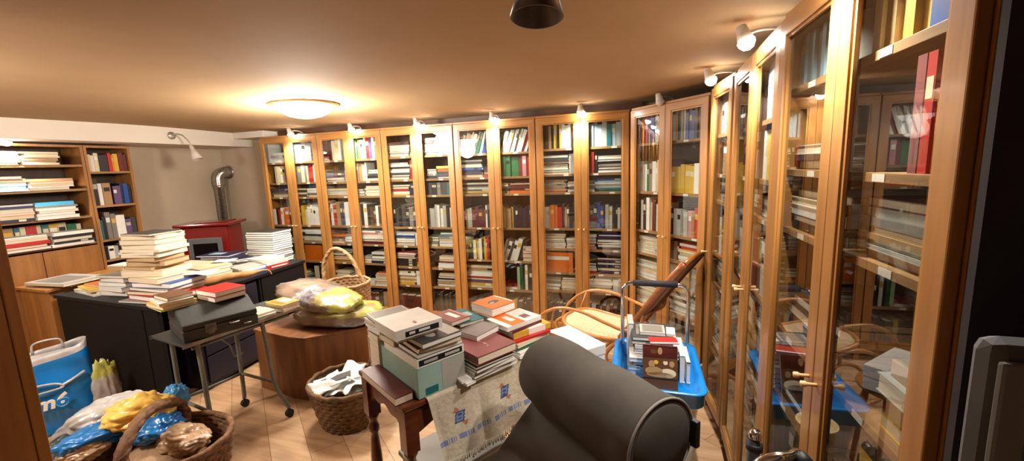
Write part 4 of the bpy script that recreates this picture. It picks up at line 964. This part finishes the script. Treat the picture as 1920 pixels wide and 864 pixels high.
pile('main stack in the blue tray', x_-.012, y_, zt_, R(2), [('w',.22,.26,.022,-.02,0,0,'w'),('l',.22,.27,.022,0,0,-2,'w'),('s',.24,.27,.022,-.015,0,2,'w'),('k',.23,.26,.026,.01,0,-2,'w'),('w',.24,.27,.024,-.01,0,2,'w'),('w',.22,.25,.024,0.01,0,0,'w'),
   ('d',.20,.24,.020,.0,0,-2,'w'),('w',.22,.24,.020,.01,0,1,'w'),('k',.21,.23,.022,-.01,0,-1,'l' if False else 'w'),('d',.21,.22,.020,-.01,.0,2,'w',[('top',-.4,.3,-.3,.35,'g')])], GTR)
zz2 = zt_+.022*3+.026+.024*2+.02*2+.022+.02
nbook('small silver plastic case topmost on the trolley stack', (x_-.02,y_-.02,zz2), R(3), .13,.12,.018,'l','w',GTR,[('top',-.4,.4,-.4,.4,'g')], cat='case')
nbook('small white square case beside the silver one on the trolley stack', (x_+.075,y_-.02,zz2), R(0), .045,.10,.014,'w','w',GTR, cat='case')
nbook('red pamphlet with white band slipped over the front of the trolley stack', (x_+.035,y_-.165,zt_+.232), R(12), .14,.08,.006,'r','w',GTR,[('top',-.5,.5,-.5,-.35,'w')])
e = nbook('book with a brown and cream picture cover of reclining figures, leaning on the trolley stack', (x_+.035,y_-.195,zt_+.006), 0, .165,.235,.016,'u','w',GTR)
e.rotation_euler = (R(70),0,R(3)); e.location = (x_+.02, y_-.238, zt_+.113)
def on(e, mb, nm, m_): return mb.build(nm, m_, e)
T_ = .0155
on(e, MB().box(-.081,.081,.055,.116,T_,T_+.0005), 'cover_panel', CM['m']); on(e, MB().box(-.081,.081,-.115,-.09,T_,T_+.0005), 'cover_panel', CM['t']); on(e, MB().box(-.081,.081,-.048,-.040,T_+.0005,T_+.001), 'cover_panel', CM['k'])
for (bx_, by_, sx, sy, c) in ((-.03,-.008,1.9,.95,'t'),(.035,-.015,1.8,1.0,'c'),(.0,-.025,2.9,.55,'t'),(-.04,.025,.7,.8,'t'),(-.02,.035,.55,.45,'y'),(.025,.035,.5,.5,'c'),(.055,.03,.55,.7,'t'),(.025,.048,.5,.3,'u'),(.055,.05,.5,.3,'u'),(-.03,.085,.8,.5,'u'),(.0,.09,.5,.8,'t')):
    on(e, MB().lathe([(.022,T_+.0006),(.022,T_+.0012)], 16, Matrix.Translation((bx_,by_,0)), sx=sx, sy=sy), 'cover_picture', CM[c])
nbook('white volume standing at the right side of the trolley stack', P_(.128,.04)+(zt_,), R(2), .026,.24,.15,'w','w',GTR)
nbook('black-ended thin volume leaning outside the white one on the trolley', P_(.158,.03)+(zt_,), R(2), .020,.22,.11,'w','w',GTR,[('top',-.5,.5,-.5,-.42,'k')])
nbook('grey volume at the left front foot of the trolley stack', P_(-.125,-.02)+(zt_,), R(3), .045,.13,.07,'g','w',GTR)
nbook('pale upright volume at the back left of the trolley stack', P_(-.14,.13)+(zt_,), R(6), .03,.15,.25,'l','w',GTR)
cbn = thing('plastic_bin', 'narrow cream plastic bin whose pale rim shows between the bolster and blue tray', 'bin', (.075,1.86,0))
m = MB(); m.lathe([(.05,0),(.06,.30),(.068,.495),(.074,.50),(.074,.506),(.066,.506),(.058,.30),(.046,.01),(0,.01)], 32); m.build('body', cream_m, cbn)
MB().lathe([(0,.490),(.064,.490),(.064,.496),(0,.498)], 28).build('lid', cream_m, cbn)

# ------------------------------------------------------------------ white box behind the bolster on a stool
stl = thing('stool', 'small plain wooden stool hidden behind the grey bolster, carrying a white box', 'stool', (-.40,2.20,0), R(-30))
MB().lathe([(.0,.50),(.15,.50),(.155,.51),(.15,.525),(0,.525)], 28).build('seat', bent, stl)
for k in range(4):
    a = PI/4+k*PI/2; MB().tube([(.11*math.cos(a),.11*math.sin(a),.50),(.15*math.cos(a),.15*math.sin(a),0)], [.014,.011], 8).build('leg', bent, stl)
wb = thing('cardboard_box', 'flat white cardboard box on the stool behind the grey bolster', 'box', (-.40,2.20,.526), R(-42))
MB().box(-.16,.16,-.075,.075,0,.09).build('body', page_w, wb, bevel=.002); MB().box(-.163,.163,-.078,.078,.06,.115).build('lid', CM['w'], wb, bevel=.003)

# ------------------------------------------------------------------ grey lounge chair with roll headrest
ax = Vector((.76,-.65,0)).normalized(); nrm = Vector((-ax.y*-1, 0, 0))
lc = thing('lounge_chair', 'dark grey fabric lounge chair with a thick roll bolster in the foreground', 'armchair', (-.175,1.265,0), math.atan2(ax.y, ax.x))
# local x along the roll, local -y towards the viewer
RRd, Lh, rz_ = .128, .274, .84
m = MB(); prof = [(0,-Lh-.004),(.06,-Lh-.002),(RRd-.022,-Lh+.004),(RRd-.006,-Lh+.014),(RRd,-Lh+.032)]
for i in range(1, 12): prof.append((RRd+.003*math.sin(i), -Lh+.032+(2*Lh-.05)*i/12))
prof += [(RRd,Lh-.014),(RRd-.004,Lh-.004),(RRd-.012,Lh)]
Mx = Matrix.Translation((0,0,rz_)) @ Matrix.Rotation(R(90), 4, 'Y')
m.lathe(prof, 48, Mx); roll = m.build('headrest_roll', grey_fab, lc)
MB().lathe([(RRd-.010,Lh-.006),(RRd-.022,Lh+.004),(.05,Lh+.012),(0,Lh+.014)], 48, Mx).build('end_cap', grey_fab, roll)
ringp = [(Lh-.002, (RRd-.002)*math.cos(2*PI*k/48), rz_+(RRd-.002)*math.sin(2*PI*k/48)) for k in range(48)]
MB().tube(ringp, .0038, 8, True).build('piping', grey_fab2, roll)
MB().box(Lh-.01,Lh+.02,RRd-.012,RRd+.006,rz_-.05,rz_+.03).build('strap', black_r, roll, bevel=.003)
# back cushion: slopes from the roll down towards the viewer, widening
def back_fn(side):
    def fn(u, v):
        x = .01+(u-.5)*2*(.262+.05*v); y = .01-.35*v; z = .775-.40*v
        bulge = .028*math.sin(PI*min(1,max(0,u)))**.4*math.sin(PI*min(1,v*.96+.02))**.5
        nx = Vector((0,-.42,.34)).normalized()*side*(.035+bulge)
        ed = 1 if .001 < u < .999 else 0
        return (x+nx.x, y+nx.y*ed, z+nx.z*ed)
    return fn
m = MB(); m.grid(back_fn(1), 28, 20); m.grid(back_fn(-1), 28, 20); m.build('back_cushion', grey_fab, lc)
m = MB(); m.prism(rrect(.33,.26,.06), .24, .40, Matrix.Translation((0,-.56,0)), smooth=False); m.build('seat_cushion', grey_fab, lc, bevel=.03)
MB().prism(rrect(.31,.36,.05), .12, .238, Matrix.Translation((0,-.46,0))).build('frame', black_r, lc, bevel=.01)
MB().box(-.28,.28,-.10,-.02,.24,.76).build('back_frame', black_r, lc, bevel=.01) if False else None
for sx in (-.27,.27):
    for sy in (-.78,-.14): MB().tube([(sx,sy,.12),(sx,sy,0)], [.018,.014], 10).build('leg', chair_w, lc)
for sx in (-.22,.22): MB().tube([(sx,-.12,.20),(sx,.02,.50),(sx,.03,.78)], .014, 10).build('back_support', black_r, lc)

# ------------------------------------------------------------------ folded metal stand at the lower right, foreground post, grey panel
wk = thing('folding_stand', 'black pole with a silver cap beside a chrome bar, lower right foreground', 'stand', (.27,1.18,.0))
MB().tube([(0.0,0,.03),(0.0,0,.62),(-.002,0,.84)], [.016,.016,.015], 12).build('pole', black_r, wk)
MB().lathe([(.0165,.84),(.0165,.85),(.013,.862),(0,.865)], 14).build('cap', chrome, wk); MB().lathe([(.015,.805),(.021,.808),(.021,.825),(.015,.827)], 14).build('collar', black_r, wk)
MB().tube(smoothpath([(-.10,-.18,.60),(-.05,-.18,.86),(.03,-.17,.915),(.065,-.12,.84),(.07,-.05,.30),(.07,-.05,.03)], 6), .011, 12).build('chrome_bar', chrome, wk)
MB().lathe([(.0,0),(.015,.0),(.017,.03),(.0,.032)], 14, Matrix.Translation((.05,-.165,.895)) @ Matrix.Rotation(R(40), 4, 'Y')).build('knob', black_r, wk)
for a in (30,150,270): MB().tube([(0,0,.04),(.09*math.cos(R(a)),.09*math.sin(R(a)),.012)], .009, 8).build('foot', black_r, wk)
pst = thing('tall_cupboard', 'tall brown wooden cupboard edge cutting across the lower left foreground', 'cupboard', (-1.88,.70,0))
MB().box(-.55,-.0,-.50,-.03,0,1.98).build('side_panel', wood_left, pst, bevel=.004); MB().box(-.02,.004,-.03,0,0,1.99).build('front_edge', wood, pst, bevel=.003)
MB().box(-.55,-.02,-.03,-.004,.02,1.96).build('door', wood_left, pst, bevel=.003)
gp = thing('leaning_panel', 'dark grey padded panel with raised border against the dark wall, far right', 'panel', (.53,.60,0))
MB().box(-.185,.22,-.035,0,0,1.385).build('board', panel_gr, gp, bevel=.02)
MB().ring(-.178,.213,-.045,-.036,.02,1.365,.03,.03).build('border', mat('panel_border',(.42,.42,.41),.8), gp, bevel=.004)

# ------------------------------------------------------------------ link the shelf books
SINGLE = {1,52,73,126,151,154,160,200,254,282,324,350,351,352,360,385,409,410,411,438,480,496,543,544,545,546,547,548,556,599,601,613,614,616,630,646,647,657,674,704,705,714,722,729,730,732,733,740,741,742,743,744,746,748,749,751,756,757,759,760,762,772,781,788,794,811,817,824,827,833,834,843,868,878,879,881,882,894,896,897,907,915,921,922,923,924,945,954,960,966,967,968,969,972,973,974,976,977,978,981,982,983,985,986,987,990,991,992,993,994,995,996,997,998,999,1000,1001,1002,1003,1004,1005,1006,1007,1008,1009,1010,1011,1012,1013,1015,1016,1021,1022,1044,1046,1048,1050,1053,1054,1055,1056,1057,1058,1059,1060,1062,1063,1064,1065,1066,1067,1068,1069,1070,1071,1072,1073,1074,1075,1076,1077,1078,1085,1094,1095,1100,1102,1104,1105,1108,1112,1113,1114,1115,1117}
def finish_books():
    rest = MB(); mats = [CM[k] for k in COLS]+[page, page_w]; keys = list(COLS)
    n_rest = 0
    for b in BOOKS:
        if b['n'] in SINGLE: build_shelf_book(b); continue
        n_rest += 1
        tmp = MB(); book_geo(tmp, b['t'], b['d'], b['h'], b['up'], b['M'] @ b['ml'], b['band'])
        ci = keys.index(b['c']); pi = len(keys)+(1 if b['pm'] is page_w else 0); bi = keys.index(b['bc'])
        mp = {0: ci, 1: pi, 2: bi}
        for f in tmp.bm.faces:
            vs = [rest.bm.verts.new(v.co) for v in f.verts]
            nf = rest.bm.faces.new(vs); nf.material_index = mp[f.material_index]
        tmp.bm.free()
    if n_rest:
        me = bpy.data.meshes.new('shelved_books'); rest.bm.to_mesh(me); rest.bm.free()
        for m in mats: me.materials.append(m)
        o = bpy.data.objects.new('shelved_books', me); COL.objects.link(o)
        tag(o, 'the many smaller books on the far shelves behind the glass doors', 'books', kind='stuff')
finish_books()
